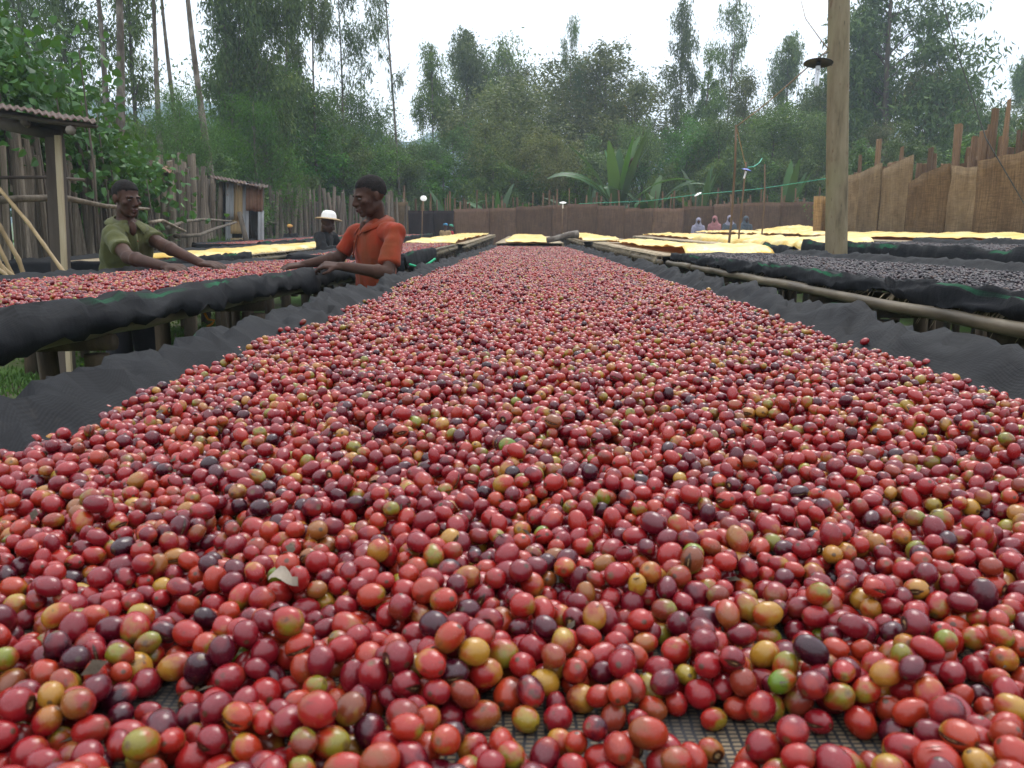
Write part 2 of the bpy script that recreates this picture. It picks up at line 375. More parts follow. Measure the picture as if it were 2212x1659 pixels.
def leaf_mat(name, dark, mid, light, yellow=None, trans=.25, clump=.5):
    t = NT(name); r = t.n('Attribute', attribute_name='rnd').outputs['Fac']; v = t.n('TexCoord').outputs['Object']
    oi = t.n('ObjectInfo').outputs['Random']
    stops = [(0, dark), (.5, mid), (.92, light)]
    if yellow: stops.append((1.0, yellow))
    n_ = t.noise(v, clump, 3)
    f = t.math('ADD', t.math('MULTIPLY', r, .75), t.math('MULTIPLY_ADD', n_, .9, -.33), clamp=True)
    col = t.ramp(f, stops)
    hs = t.n('HueSaturation', {'Hue': t.math('MULTIPLY_ADD', oi, .04, .48), 'Saturation': t.math('MULTIPLY_ADD', t.math('FRACT', t.math('MULTIPLY', oi, 7.7)), .35, .95), 'Value': t.math('MULTIPLY_ADD', t.math('FRACT', t.math('MULTIPLY', oi, 3.3)), .5, .75), 'Color': col}).outputs[0]
    p = t.pr(Base_Color=hs, Roughness=.5, Specular_IOR_Level=.35)
    tr = t.n('BsdfTranslucent', {0: t.mix(.5, hs, (.12, .2, .015))}).outputs[0]
    return t.fin(t.n('MixShader', {0: trans, 1: p, 2: tr}).outputs[0])
M['euc'] = leaf_mat('eucalyptus_leaves', (0.0158, 0.0343, 0.0106), (0.0726, 0.1214, 0.0343), (0.1848, 0.2508, 0.0726), (0.2904, 0.3036, 0.0660))
M['bush'] = leaf_mat('bush_leaves', (0.0158, 0.0475, 0.0119), (0.0686, 0.1518, 0.0290), (0.1716, 0.3168, 0.0594), (0.3960, 0.4356, 0.0396))
M['broad'] = leaf_mat('broad_leaves', (0.0133, 0.0523, 0.0152), (0.0333, 0.1331, 0.0285), (0.0760, 0.2471, 0.0428), (0.2851, 0.3421, 0.0285), clump=1.6)
M['dusty'] = leaf_mat('olive_leaves', (0.0264, 0.0343, 0.0132), (0.1030, 0.1162, 0.0449), (0.2112, 0.2178, 0.0924), (0.2904, 0.1848, 0.0660))
M['ensetleaf'] = leaf_mat('enset_leaf', (0.0160, 0.0480, 0.0120), (0.0360, 0.0920, 0.0240), (0.0720, 0.1600, 0.0440), trans=.3)
M['grass'] = leaf_mat('grass_blades', (0.0330, 0.0792, 0.0158), (0.0792, 0.1716, 0.0264), (0.1584, 0.2904, 0.0462), (0.2640, 0.2640, 0.0792), clump=2)
# ---------------------------------------------------------------- coffee cherries: shapes
def cherry_mesh(name, nu, nv, rad, seed, split=None, dimple=0.0, flat=0.0, mat=None, wrinkle=0.0):
    v = []; ax = []; dm = []
    sgn = [0.0]
    for j in range(nv + 1):
        ph = PI * j / nv
        for i in range(nu if 0 < j < nv else 1):
            th = 2 * PI * i / nu
            d = Vector((math.sin(ph) * math.cos(th), math.sin(ph) * math.sin(th), math.cos(ph)))
            q = 1 + .05 * n1(d.x * 1.3 + seed, d.y * 1.3, d.z * 1.3) + wrinkle * n1(d.x * 4 + seed, d.y * 4, d.z * 2)
            if dimple: q -= dimple * math.exp(-((1 - d.z) / .03)) * 1.0
            if flat: q -= flat * max(0, -d.y - .55)
            dd = 0.0
            if split:
                wa, wz, dep = split
                a = math.atan2(d.y, d.x); e = (a / wa) ** 2 + (d.z / wz) ** 2 if d.x > 0 else 9
                e += .25 * n1(d.y * 7 + seed, d.z * 7)
                if e < 1.5:
                    dd = max(0, min(1, 1.25 - e * .8)); q -= dep * max(0, 1 - e) ** .5 if e < 1 else 0
                    q += .03 * math.exp(-((e - 1.15) / .2) ** 2)
            v.append((d.x * q * rad[0], d.y * q * rad[1], d.z * q * rad[2])); ax.append(d.z); dm.append(dd)
    f = []
    idx = lambda j, i: 0 if j == 0 else (1 + (nv - 1) * nu if j == nv else 1 + (j - 1) * nu + i % nu)
    for j in range(nv):
        for i in range(nu):
            if j == 0: f.append([0, idx(1, i), idx(1, i + 1)])
            elif j == nv - 1: f.append([idx(j, i), idx(nv, 0), idx(j, i + 1)])
            else: f.append([idx(j, i), idx(j + 1, i), idx(j + 1, i + 1), idx(j, i + 1)])
    return mesh_np(name, v, f, mat, True, {'ax': ('FLOAT', 'POINT', ax), 'dmg': ('FLOAT', 'POINT', dm)})
SHAPES = [((.470, .470, .555), 1, None, .05, 0), ((.45, .455, .60), 2, None, .04, 0), ((.50, .49, .51), 3, None, .07, .15), ((.47, .465, .57), 4, None, .06, .25),
          ((.48, .47, .54), 5, (.22, .62, .14), .05, 0), ((.48, .48, .53), 6, (.5, .42, .17), .03, 0), ((.465, .46, .56), 7, (.11, .75, .1), .06, .1)]
SHW = [.25, .22, .15, .16, .085, .055, .08]
CH = [cherry_mesh('coffee_cherry_shape', 30, 22, r_, s_, sp_, d_, f_, M['cherry']) for r_, s_, sp_, d_, f_ in SHAPES]
CHL = [cherry_mesh('coffee_cherry_small', 10, 7, r_, s_, None, 0, f_, M['cherry']) for r_, s_, sp_, d_, f_ in SHAPES[:4]]
DRY = [cherry_mesh('dried_cherry_shape', 10, 7, r_, s_, None, 0, .3, M['dried'], .22) for r_, s_, sp_, d_, f_ in SHAPES[:4]]
def hidden_set(name, meshes):
    c = bpy.data.collections.new(name)
    for k, me in enumerate(meshes):
        o = bpy.data.objects.new(name + '_%02d' % k, me); c.objects.link(o)
    return c
SETS = {'near': hidden_set('cherry_shapes', CH), 'far': hidden_set('cherry_small_shapes', CHL), 'dry': hidden_set('dried_shapes', DRY)}

def instancer(name, pos, rot, scl, idx, rnd, coll, mat):
    "one stuff object that sets a cherry on every point"
    me = bpy.data.meshes.new(name); n = len(pos)
    me.vertices.add(n); me.vertices.foreach_set('co', np.asarray(pos, np.float32).ravel())
    for k, t_, val in (('rot', 'FLOAT_VECTOR', rot), ('scl', 'FLOAT_VECTOR', scl), ('idx', 'INT', idx), ('rnd', 'FLOAT', rnd)):
        a = me.attributes.new(k, t_, 'POINT'); a.data.foreach_set('vector' if t_ == 'FLOAT_VECTOR' else 'value', np.asarray(val, np.int32 if t_ == 'INT' else np.float32).ravel())
    me.materials.append(mat)
    o = link(name, me)
    g = bpy.data.node_groups.new(name + '_nodes', 'GeometryNodeTree')
    g.interface.new_socket('Geometry', in_out='INPUT', socket_type='NodeSocketGeometry'); g.interface.new_socket('Geometry', in_out='OUTPUT', socket_type='NodeSocketGeometry')
    gi = g.nodes.new('NodeGroupInput'); go = g.nodes.new('NodeGroupOutput'); iop = g.nodes.new('GeometryNodeInstanceOnPoints')
    ci = g.nodes.new('GeometryNodeCollectionInfo'); ci.inputs['Collection'].default_value = coll; ci.inputs['Separate Children'].default_value = True; ci.inputs['Reset Children'].default_value = True
    def attr(nm, ty):
        q = g.nodes.new('GeometryNodeInputNamedAttribute'); q.data_type = ty; q.inputs['Name'].default_value = nm; return q.outputs['Attribute']
    L = g.links.new
    L(gi.outputs[0], iop.inputs['Points']); L(ci.outputs[0], iop.inputs['Instance']); iop.inputs['Pick Instance'].default_value = True
    L(attr('idx', 'INT'), iop.inputs['Instance Index']); L(attr('rot', 'FLOAT_VECTOR'), iop.inputs['Rotation']); L(attr('scl', 'FLOAT_VECTOR'), iop.inputs['Scale'])
    L(iop.outputs[0], go.inputs[0])
    m = o.modifiers.new('scatter', 'NODES'); m.node_group = g
    return o

# ---------------------------------------------------------------- a heap: balls dropped one by one, each rolling into the nearest hollow
def deposit(x0, x1, y0, y1, n, accept, period=None, rad=lambda: max(.0054, min(.0092, random.gauss(.0065, .0007))), zmax=.046):
    cs = .019; grid = {}; P = []
    ny = round((y1 - y0) / cs) if period else None
    if period: cs_y = (y1 - y0) / ny
    else: cs_y = cs
    def near(x, y):
        i, j = int((x - x0) / cs), int((y - y0) // cs_y); r_ = []
        for a in (i - 1, i, i + 1):
            for b in (j - 1, j, j + 1):
                c = grid.get((a, b % ny if period else b))
                if c: r_ += c
        return r_
    Ly = y1 - y0; tries = 0
    while len(P) < n and tries < n * 4:
        tries += 1
        x, y = random.uniform(x0, x1), random.uniform(y0, y1)
        if random.random() > accept(x, y): continue
        r = rad(); best = None; bz = 1e9
        cx, cy_ = x, y; step = r * .5
        nb = near(x, y)
        for it in range(9):
            z = r; hit = None
            for q in nb:
                dx = cx - q[0]; dy = cy_ - q[1]
                if period: dy -= Ly * round(dy / Ly)
                s = r + q[3]; d2 = dx * dx + dy * dy
                if d2 < s * s:
                    h = q[2] + math.sqrt(s * s - d2)
                    if h > z: z = h; hit = (dx, dy, d2)
            if z < bz: bz = z; best = (cx, cy_)
            if hit is None: break
            d = math.sqrt(hit[2]) + 1e-6
            cx += hit[0] / d * step; cy_ += hit[1] / d * step
            if it == 4: step *= .5
        x, y = best
        if bz > zmax or accept(x, y) <= 0: continue
        if period: y = y0 + (y - y0) % Ly
        q = (x, y, bz, r); P.append(q)
        grid.setdefault((int((x - x0) / cs), int((y - y0) // cs_y) % ny if period else int((y - y0) // cs_y)), []).append(q)
    return np.array(P)

SURF = 1.010          # height of the netted matting of the main table
def msag(y): return -.0035 * max(0, y - 1.0)   # the long beds dip slightly away from us
def edge_l(y): return -.568 + .022 * n1(y * 2.1, 3) + .014 * n1(y * 7, 9) - .012 * min(1, y) + (.03 if 2.0 < y < 2.4 else 0)
def edge_r(y): return .705 + .02 * n1(y * 1.9, 13) + .014 * n1(y * 6, 19)
bare = [(atz(px, py, SURF), a, b) for px, py, a, b in ((1100, 1615, .03, .006), (1330, 1605, .045, .008), (1500, 1614, .045, .009), (1680, 1608, .045, .008), (1880, 1632, .04, .007),
        (1640, 1004, .040, .016), (1740, 1004, .03, .010), (110, 935, .10, .05), (30, 990, .05, .02), (560, 745, .10, .07))]
def acc(x, y):
    for b, a, c in bare:
        e = ((x - b.x) / a) ** 2 + ((y - b.y) / c) ** 2
        if e < 1: return 0
    l, r_ = edge_l(y), edge_r(y)
    if x < l or x > r_: return 0
    k = min(1, .25 + min(x - l, r_ - x) / .14)
    return k * (.7 + .5 * (fbm(x * 2.2, y * 2.2, 5) * .5 + .5))
NEAR = deposit(-.62, .76, .16, 1.55, 14600, acc)
PATCH = deposit(-.63, .75, 0, 1.5, 12700, lambda x, y: .6 + .4 * n1(x * 5, 4) if -.62 < x < .74 else 0, period=True)

def colour_of(n):
    return np.interp(rng.random(n), [0, .03, .12, .30, .50, .71, .865, .915, .958, .982, .996, 1], [0, .10, .22, .36, .50, .62, .72, .80, .87, .93, .97, 1.0])
def tile(pos_list): return np.concatenate(pos_list)
def orient(n): 
    # cherries lie mostly on their sides
    tilt = np.where(rng.random(n) < .72, rng.normal(PI / 2, .3, n), rng.random(n) * PI)
    return np.stack([tilt, np.zeros(n), rng.random(n) * 2 * PI], 1)
def full(n, rr, lo=1.0): 
    d = rr * 2 * 1.06 * lo
    return np.stack([d * rng.uniform(.93, 1.05, n), d * rng.uniform(.93, 1.05, n), d * rng.uniform(.95, 1.1, n)], 1)

def heave(x, y): return .006 * fbm(x * 1.7, y * 1.3, 2)
# main table, near zone
N = len(NEAR); rot = orient(N); scl = full(N, NEAR[:, 3]); idx = rng.choice(len(SHAPES), N, p=SHW); rnd = colour_of(N)
pos = NEAR[:, :3].copy(); pos[:, 2] += SURF
pos[:, 2] += np.array([msag(y) for y in NEAR[:, 1]])
# what the camera sees of it
def project(p):
    q = MC.transposed() @ (Vector(p) - Vector((0, 0, CAMZ))); return 1106 + F * q.x / -q.z, 829.5 - F * q.y / -q.z, -q.z
pp = np.array([project(p) for p in pos.tolist()]) if N else None
inframe = (pp[:, 2] > 0) & (pp[:, 0] > -20) & (pp[:, 0] < 2232) & (pp[:, 1] < 1680)
# largest in view: near and not buried under others
buried = np.zeros(N, bool)
cand = np.where(inframe & (pp[:, 1] > 1150))[0]
Mi = np.array(MC)
ordr = cand[np.argsort(pp[cand, 2])]
for a in ordr:
    rpx = NEAR[a, 3] / pp[a, 2] * F
    dx = pp[cand, 0] - pp[a, 0]; dy = pp[cand, 1] - pp[a, 1]
    nearer = (pp[cand, 2] < pp[a, 2] - NEAR[a, 3] * .3)
    if np.any(nearer & (dx * dx + dy * dy < (rpx * .62) ** 2)): buried[a] = True
pick = [a for a in ordr if not buried[a] and -6 < pp[a, 0] < 2218 and pp[a, 1] < 1668][:300]
pickset = set(pick)
# a few eye-catching ones copied from the photograph
def force(px, py, r_, shape=None):
    if not pick: return
    a = min(pick, key=lambda k: (pp[k, 0] - px) ** 2 + (pp[k, 1] - py) ** 2); rnd[a] = r_
    if shape is not None: idx[a] = shape
for q in ((1680, 1475, 1.0, 0), (1160, 1590, .96, 0), (2120, 1355, .985, 2), (1045, 1400, .92, 0), (1190, 1475, .93, 0), (370, 1395, .90, 0), (165, 1465, .9, 1), (1820, 1540, .75, 4), (10, 1340, .985, 0), (840, 1500, .3, 0),
          (1100, 1600, .66, 1), (1745, 1560, .4, 6), (250, 1560, .1, 4), (1000, 1380, .1, 0), (985, 1475, .97, 0), (450, 1390, .14, 5), (610, 1200, .6, 0), (1230, 1195, .94, 0)): force(*q)

CNAME = [(.10, 'blackish maroon'), (.22, 'dark maroon'), (.36, 'deep crimson'), (.50, 'crimson'), (.62, 'bright red'), (.72, 'orange red'), (.80, 'reddish brown'), (.87, 'tawny orange'), (.93, 'amber yellow'), (.97, 'olive yellow'), (1.01, 'bright green')]
def cname(r_): return next(n for t_, n in CNAME if r_ <= t_)
SNAME = ['smooth oval', 'long oval', 'round', 'flat sided', 'split open', 'torn open', 'cracked']
def zone(px, py):
    c = ['far left', 'left', 'centre left', 'centre', 'centre right', 'right', 'far right'][min(6, max(0, int(px / 2212 * 7)))]
    r_ = 'at front edge' if py > 1560 else ('in front rows' if py > 1420 else 'further back')
    return c, r_
used_labels = {}
parr = np.array(pick)
for a in pick:
    o = link('coffee_cherry', CH[int(idx[a])], None, pos[a].tolist(), rot[a].tolist(), scl[a].tolist())
    o['rnd'] = float(rnd[a])
    d = (pp[parr, 0] - pp[a, 0]) ** 2 + (pp[parr, 1] - pp[a, 1]) ** 2
    nb_ = [int(parr[k]) for k in np.argsort(d)[1:5]]
    c, r_ = zone(pp[a, 0], pp[a, 1])
    lab = '%s %s cherry %s, %s, beside a %s one' % (cname(rnd[a]), SNAME[int(idx[a])], r_, c, cname(rnd[nb_[0]]))
    if lab in used_labels:
        lab = '%s %s cherry, %s, by %s and %s ones' % (cname(rnd[a]), SNAME[int(idx[a])], c, cname(rnd[nb_[0]]), cname(rnd[nb_[1]]))
    if lab in used_labels:
        lab = '%s %s cherry, %s, by %s, %s and %s ones' % (cname(rnd[a]), SNAME[int(idx[a])], c, cname(rnd[nb_[0]]), cname(rnd[nb_[1]]), cname(rnd[nb_[2]]))
    used_labels[lab] = 1
    tag(o, lab, 'coffee cherry', 'coffee cherries nearest to the camera')
rest = np.array([k for k in range(N) if k not in pickset])
o = instancer('coffee_cherries_near_end', pos[rest], rot[rest], scl[rest], idx[rest], rnd[rest], SETS['near'], M['cherry'])
tag(o, 'thick layer of red coffee cherries covering the near part of the middle bed', 'coffee cherries', kind='stuff')

def patch_points(x0, x1, y0, y1, surf, el, er, keep=1.0, grow=1.0, shiftx=0.0):
    w = 1.36; L = 1.5; out_ = []
    k = 0; y = y0 - .3
    j = int(math.floor(y0 / L))
    while j * L < y1:
        i = 0; xx = x0
        while xx < x1:
            q = PATCH.copy()
            q[:, 0] = q[:, 0] + .62 + xx; q[:, 1] += j * L
            out_.append(q); xx += w; i += 1
        j += 1
    P = np.concatenate(out_)
    m = (P[:, 1] > y0) & (P[:, 1] < y1) & (rng.random(len(P)) < keep); P = P[m]
    ll = np.interp(P[:, 1], np.linspace(y0, y1, 400), [el(y) for y in np.linspace(y0, y1, 400)])
    rr = np.interp(P[:, 1], np.linspace(y0, y1, 400), [er(y) for y in np.linspace(y0, y1, 400)])
    m = (P[:, 0] > ll) & (P[:, 0] < rr)
    # thin out the top layer towards the rim
    e = np.minimum(P[:, 0] - ll, rr - P[:, 0]); m &= ~((P[:, 2] > .011) & (e < .05 * rng.random(len(P)) + .01))
    P = P[m]
    z = P[:, 2] + np.array([surf(x, y) for x, y in P[:, :2].tolist()])
    pos = np.stack([P[:, 0], P[:, 1], z], 1)
    return pos, P[:, 3] * grow
def heap(name, label, cat, x0, x1, y0, y1, surf, el, er, coll='far', keep=1.0, grow=1.0, crnd=None, mat=None):
    p, rr = patch_points(x0, x1, y0, y1, surf, el, er, keep, grow); n = len(p)
    ns = 7 if coll == 'near' else 4
    ix = rng.choice(7, n, p=SHW) if coll == 'near' else rng.integers(0, 4, n)
    o = instancer(name, p, orient(n), full(n, rr), ix, crnd(n) if crnd else colour_of(n), SETS[coll], mat or M['cherry'])
    return tag(o, label, cat, kind='stuff')
heap('coffee_cherries_along_bed', 'red coffee cherries stretching down the middle bed towards the yellow sheet', 'coffee cherries', -.62, .76, 1.55, 7.5,
     lambda x, y: SURF + msag(y) + .012 * fbm(x * 1.3, y * .9, 2), edge_l, edge_r, 'far')
heap('coffee_cherries_far_end', 'distant stretch of pinkish red cherries at the far end of the middle bed', 'coffee cherries', -.62, .76, 7.5, 15.3,
     lambda x, y: SURF + msag(y) + .012 * fbm(x * 1.3, y * .9, 2), edge_l, edge_r, 'far', .45, 1.25)
# ---------------------------------------------------------------- ground
def ground_z(x, y):
    z = .16 * min(1, max(0, (y - 9) / 20))
    z += .05 * n1(x * .35, y * .35) + .015 * n1(x * 2, y * 2)
    b = max(0, 1 - math.hypot((x + 7.1) / 2.5, (y - 17.8) / 4.6))      # grassy bank in front of the shed
    z += .95 * (3 * b * b - 2 * b ** 3)
    if y > 60: z += (y - 60) * .02
    return z
def axis_(a, b, n, p): 
    t = np.linspace(-1, 1, n); return (a + b) / 2 + (b - a) / 2 * np.sign(t) * np.abs(t) ** p
gx = np.concatenate([np.linspace(-350, -26, 12), np.arange(-24, 24, .3), np.linspace(26, 350, 12)]); gy = np.concatenate([np.linspace(-60, -4, 8), np.arange(-3, 46, .35), np.linspace(48, 340, 18)])
GX, GY = np.meshgrid(gx, gy); nx_, ny_ = len(gx), len(gy)
gv = [(x, y, ground_z(x, y)) for x, y in zip(GX.ravel().tolist(), GY.ravel().tolist())]
ii = (np.arange(ny_ - 1)[:, None] * nx_ + np.arange(nx_ - 1)[None, :]).ravel()
def ground_extra(t, v, col):
    g = t.noise(v, .9, 5, .65); fine = t.noise(v, 11, 4, .7)
    col = t.mix(t.ramp(t.math('ADD', g, t.math('MULTIPLY', fine, .3)), [(.52, 0.0), (.72, .95)]), col, (.06, .13, .02))
    return t.mix(t.ramp(t.noise(v, 30, 3), [(.6, 0.0), (.72, .5)]), col, (.14, .10, .06))
M['ground'] = rough_mat('grassy_soil', [(.3, (.045, .034, .022)), (.6, (.10, .078, .05)), (.8, (.15, .12, .08))], 3, rough=.95, bump=.8, bdist=.03, bscale=14, extra=ground_extra)
o = link('ground', mesh_np('ground', gv, np.stack([ii, ii + 1, ii + nx_ + 1, ii + nx_], 1), M['ground'])); tag(o, 'trodden soil with patchy short grass under the drying beds', kind='structure')

# ---------------------------------------------------------------- drying beds
def strip(rows, name, mat, parent, attrs=True, thick=0.0):
    "rows: list of lists of (point, u); a draped sheet with woven coordinates"
    m = len(rows[0]); v = [p for r_ in rows for p, u in r_]; uv = []
    run = 0; prev = None
    for r_ in rows:
        if prev is not None: run += (r_[0][0] - prev).length
        prev = r_[0][0]
        for p, u in r_: uv.append((u, run, 0))
    f = np.array([[i * m + k, i * m + k + 1, (i + 1) * m + k + 1, (i + 1) * m + k] for i in range(len(rows) - 1) for k in range(m - 1)])
    me = mesh_np(name, v, f, mat, True, {'uvp': ('FLOAT_VECTOR', 'POINT', uv)})
    o = link(name, me, parent)
    md = o.modifiers.new('cloth thickness', 'SOLIDIFY'); md.thickness = thick or .002; md.offset = 0
    return o
POSTS = {}
def bed(label, x0, x1, y0, y1, surf, group='raised drying beds', netL=None, netR=None, endnet=None, legs=None, seed=0, straw=0, bamboo=True, legr=.05, step=.05, mat_m=None, railout=.0):
    """x0..x1 rims; surf(x, y) top of matting; netL/netR dict(inner, rim, drop, out, wav)"""
    ym = (y0 + y1) / 2
    root = empty('drying_bed', ((x0 + x1) / 2, ym, ground_z((x0 + x1) / 2, ym)), label, 'drying bed', group)
    # matting sheet on slats
    ny = max(2, int((y1 - y0) / .25)); nx = 8
    g = [[Vector((x0 + (x1 - x0) * i / nx, y0 + (y1 - y0) * j / ny, 0)) for i in range(nx + 1)] for j in range(ny + 1)]
    for r_ in g:
        for p in r_: p.z = surf(p.x, p.y)
    v = [p for r_ in g for p in r_]; w = nx + 1
    top = [[j * w + i, j * w + i + 1, (j + 1) * w + i + 1, (j + 1) * w + i] for j in range(ny) for i in range(nx)]
    me = mesh_np('matting', v, np.array(top), mat_m or M['matnet']); mo = link('matting', me, root)
    md = mo.modifiers.new('thickness', 'SOLIDIFY'); md.thickness = .012; md.offset = -1
    # side rails
    for s, xe in ((0, x0 + .03 - railout), (1, x1 - .03)):
        yy = y0 - .1
        while yy < y1:
            ln = random.uniform(2.2, 3.4); ye = min(yy + ln, y1 + .1); xx = xe + random.uniform(-.015, .015)
            if ye - yy > .3 and (ye > .2):
                pts, rad = [], []; n_ = max(3, int((ye - yy) / .12)); ph = random.random(); r0 = random.uniform(.021, .028)
                for k in range(n_ + 1):
                    y = yy + (ye - yy) * k / n_; kk = (k * .12 / .36 + ph) % 1
                    pts.append((xx + .01 * n1(y, seed + s), y, surf(xe, y) - .065 + .006 * n1(y * 2, seed))); rad.append(r0 * (1.14 if kk < .2 else 1) * (1 - .12 * k / n_))
                MB().tube(pts, rad, 10).build('bamboo_rail', M['bamboo'], root)
            yy += ln * .93
    # posts, cross beams
    yy = y0 + .12 + (seed * .13) % .3
    sp = legs or .85
    while yy < y1:
        if yy > -.2:
            for s, xe in ((0, x0 + .06), (1, x1 - .06)):
                xx = xe + random.uniform(-.02, .02); gz = ground_z(xx, yy) - .1; zt = surf(xe, yy) - .145; rr = legr * random.uniform(.75, 1.25); tx, ty = random.uniform(-.03, .03), random.uniform(-.03, .03)
                MB().tube([(xx + tx, yy + ty, gz), (xx + tx * .5, yy, (gz + zt) / 2), (xx, yy, zt - .01), (xx, yy, zt)], [rr * 1.1, rr, rr * 1.03, rr * .98], 9, jit=.06).build('post', M['post'], root)
                if random.random() < .5 and yy < 16:
                    q = random.choice((-.14, .16)); MB().tube([(xx + tx, yy + q, gz), (xx, yy + q, zt + .02)], [rr * .55, rr * .5], 7, jit=.06).build('post', M['post'], root)
            zb = min(surf(x0, yy), surf(x1, yy)) - .105
            MB().tube([(x0 + .01, yy, zb), ((x0 + x1) / 2, yy + .02, zb - .01), (x1 - .01, yy, zb)], [.03, .028, .026], 9, jit=.05).build('cross_beam', M['post'], root)
        yy += sp * random.uniform(.85, 1.12)
    # netting draped over the rims
    for s, nt_ in ((-1, netL), (1, netR)):
        if not nt_: continue
        xr = x0 if s < 0 else x1; rows = []; n_ = int((y1 - y0) / step)
        a, b = nt_.get('y', (y0, y1)); sd_ = seed * 7 + (3 if s > 0 else 0)
        n_ = int((b - a) / step)
        for j in range(n_ + 1):
            y = a + (b - a) * j / n_; wv = nt_.get('wav', 1.0)
            w1 = n1(y * 1.7, sd_) * wv; w2 = n1(y * 4.2, sd_ + 5) * wv; w3 = n1(y * 9, sd_ + 8) * wv
            sc = surf(xr, y); rim = nt_['rim'] * (1 + .55 * w1 + .35 * w2); inner = nt_['inner'] * (1 + .25 * w2)
            dr = nt_['drop'] * (1 + .5 * w1 + .25 * w3); ou = nt_.get('out', .03) * (1 + .5 * w2)
            ex = .018 * w1 + .01 * w3
            row = []
            prof = [(-1, .004, 0), (-.8, .007, .12), (-.55, .3 * rim, .3), (-.32, .66 * rim, .5), (-.14, .93 * rim, .7), (0, rim, .8), (.35, .88 * rim, .9), (.75, .45 * rim - .12 * dr, 1.0), (1, -.35 * dr, 1.2), (1.05, -.7 * dr, 1.4), (1.0, -dr, 1.6)]
            for q, (t_, z_, u_) in enumerate(prof):
                xx = xr + s * (t_ * inner if t_ < 0 else t_ * ou) + s * ex * (1 if q > 1 else 0)
                cr_ = .014 * wv * (1 - 2.4 * abs(n1(y * 8 + q * .55, q * .35 + sd_))) + .012 * wv * n1(y * 3.6 - q * .5, sd_ + 20) + .004 * n1(y * 24, q * .8)
                zz = sc + z_ + (cr_ if q > 1 else 0)
                if q <= 1: zz = surf(xx, y) + .004
                row.append((Vector((xx + cr_ * .6 * s * (q > 2), y, zz)), u_ * .145 if nt_.get('line', 1) else u_ * .1))
            rows.append(row)
        strip(rows, 'shade_net', M['net'], root)
    if endnet:
        ye, dr, sgn = endnet; rows = []
        n_ = max(6, int((x1 - x0) / .07))
        for j in range(n_ + 1):
            x = x0 - .02 + (x1 - x0 + .04) * j / n_; w = n1(x * 3, seed + 31); w2 = n1(x * 8, seed)
            sc = surf(x, ye)
            rows.append([(Vector((x, ye + sgn * t_ + .02 * w, sc + z_ + .012 * w2 * (t_ > -.1))), (t_ + .3) * .3) for t_, z_ in ((-.16, .005), (-.08, .012), (-.02, .03 + .012 * w), (.02, .01), (.035, -.4 * dr), (.04 + .02 * w, -dr * (1 + .3 * w)))])
        strip(rows, 'end_net', M['net'], root)
    if straw:
        # ragged ends of the straw matting along the rails
        V = []; Fc = []
        for s, xe in ((-1, x0), (1, x1)):
            for k in range(int((y1 - y0) * straw)):
                y = random.uniform(y0, y1); L = random.uniform(.03, .11); a = random.gauss(0, .9); dz = random.uniform(-.9, -.05)
                p = Vector((xe - s * .05, y, surf(xe, y) - random.uniform(-.012, .03))); d = Vector((s * math.cos(a), math.sin(a), dz)).normalized() * L; wd = Vector((0, .004, .002)); b = len(V)
                V += [p - wd, p + wd, p + d * .6 + wd, p + d * .6 - wd, p + d + Vector((0, 0, -.4 * L))]
                Fc += [[b, b + 1, b + 2, b + 3], [b + 3, b + 2, b + 4]]
        me = mesh_np('straw_fringe', V, Fc, M['straw'], False); so_ = link('straw_fringe', me, root); tag(so_, kind='stuff')
    return root
def bamboo_extra(t, v, col):
    return col
M['bamboo'] = rough_mat('weathered_bamboo', [(.3, (.045, .033, .02)), (.5, (.11, .083, .052)), (.7, (.20, .16, .105)), (.85, (.27, .22, .15))], 5, (3, .5, 3), .5, .3, .005, rnd=.25)
M['bamboo_pale'] = rough_mat('golden_bamboo', [(.3, (.16, .105, .045)), (.7, (.32, .23, .12))], 6, (2, 2, .4), .5, .2, .005, rnd=.15)

def s_main(x, y): return SURF + msag(y)
bed('long middle drying bed heaped with red coffee cherries running away from the viewer', -.612, .762, -.15, 15.4, s_main, seed=1, step=.03,
    netL=dict(inner=.10, rim=.032, drop=.12, out=.04, wav=1.7), netR=dict(inner=.11, rim=.040, drop=.12, out=.04, wav=1.7))
# row continues under yellow sheet
def s_far(off=0.0, lift=.0): return lambda x, y: SURF + off + lift * max(0, (y - 8)) + .012 * n1(x * .8, y * .9)
bed('bed straight beyond the middle heap, covered by yellow sheet', -.62, .68, 15.9, 27, lambda x, y: 1.03 + .006 * (y - 15), seed=2, straw=60, mat_m=M['straw'])

# left of the aisle
def s_b(x, y): return 1.045 - .012 * max(0, y - 2) + .008 * n1(x, y)
BX0, BX1 = -2.3, -1.2
bed('left hand drying bed of red cherries where the two men work', BX0, BX1, .9, 7.3, s_b, seed=3, netL=dict(inner=.10, rim=.028, drop=.16, out=.03, wav=1.0), netR=dict(inner=.09, rim=.02, drop=.068, out=.05, wav=1.35), endnet=(7.3, .1, 1), legr=.045, legs=1.25)
def inset(x, w, sd_): return lambda y: x + w + .02 * n1(y * 2, sd_)
heap('coffee_cherries_left_bed', 'layer of pinkish red cherries on the left bed under the men\'s hands', 'coffee cherries', BX0, BX1, .9, 7.3, s_b, inset(BX0, .09, 3), inset(BX1, -.075, 8), 'far', .8, 1.05)
def s_b2(x, y): return 1.0 + .006 * (y - 8) + .01 * n1(x, y)
bed('bed behind the red-shirted man with cherries and a bunched net at its corner', BX0, BX1, 8.0, 14.2, s_b2, seed=4, netL=dict(inner=.1, rim=.03, drop=.12, out=.03), netR=dict(inner=.08, rim=.03, drop=.13, out=.03, y=(8.0, 10.6), wav=1.3), endnet=(8.0, .2, -1), straw=70)
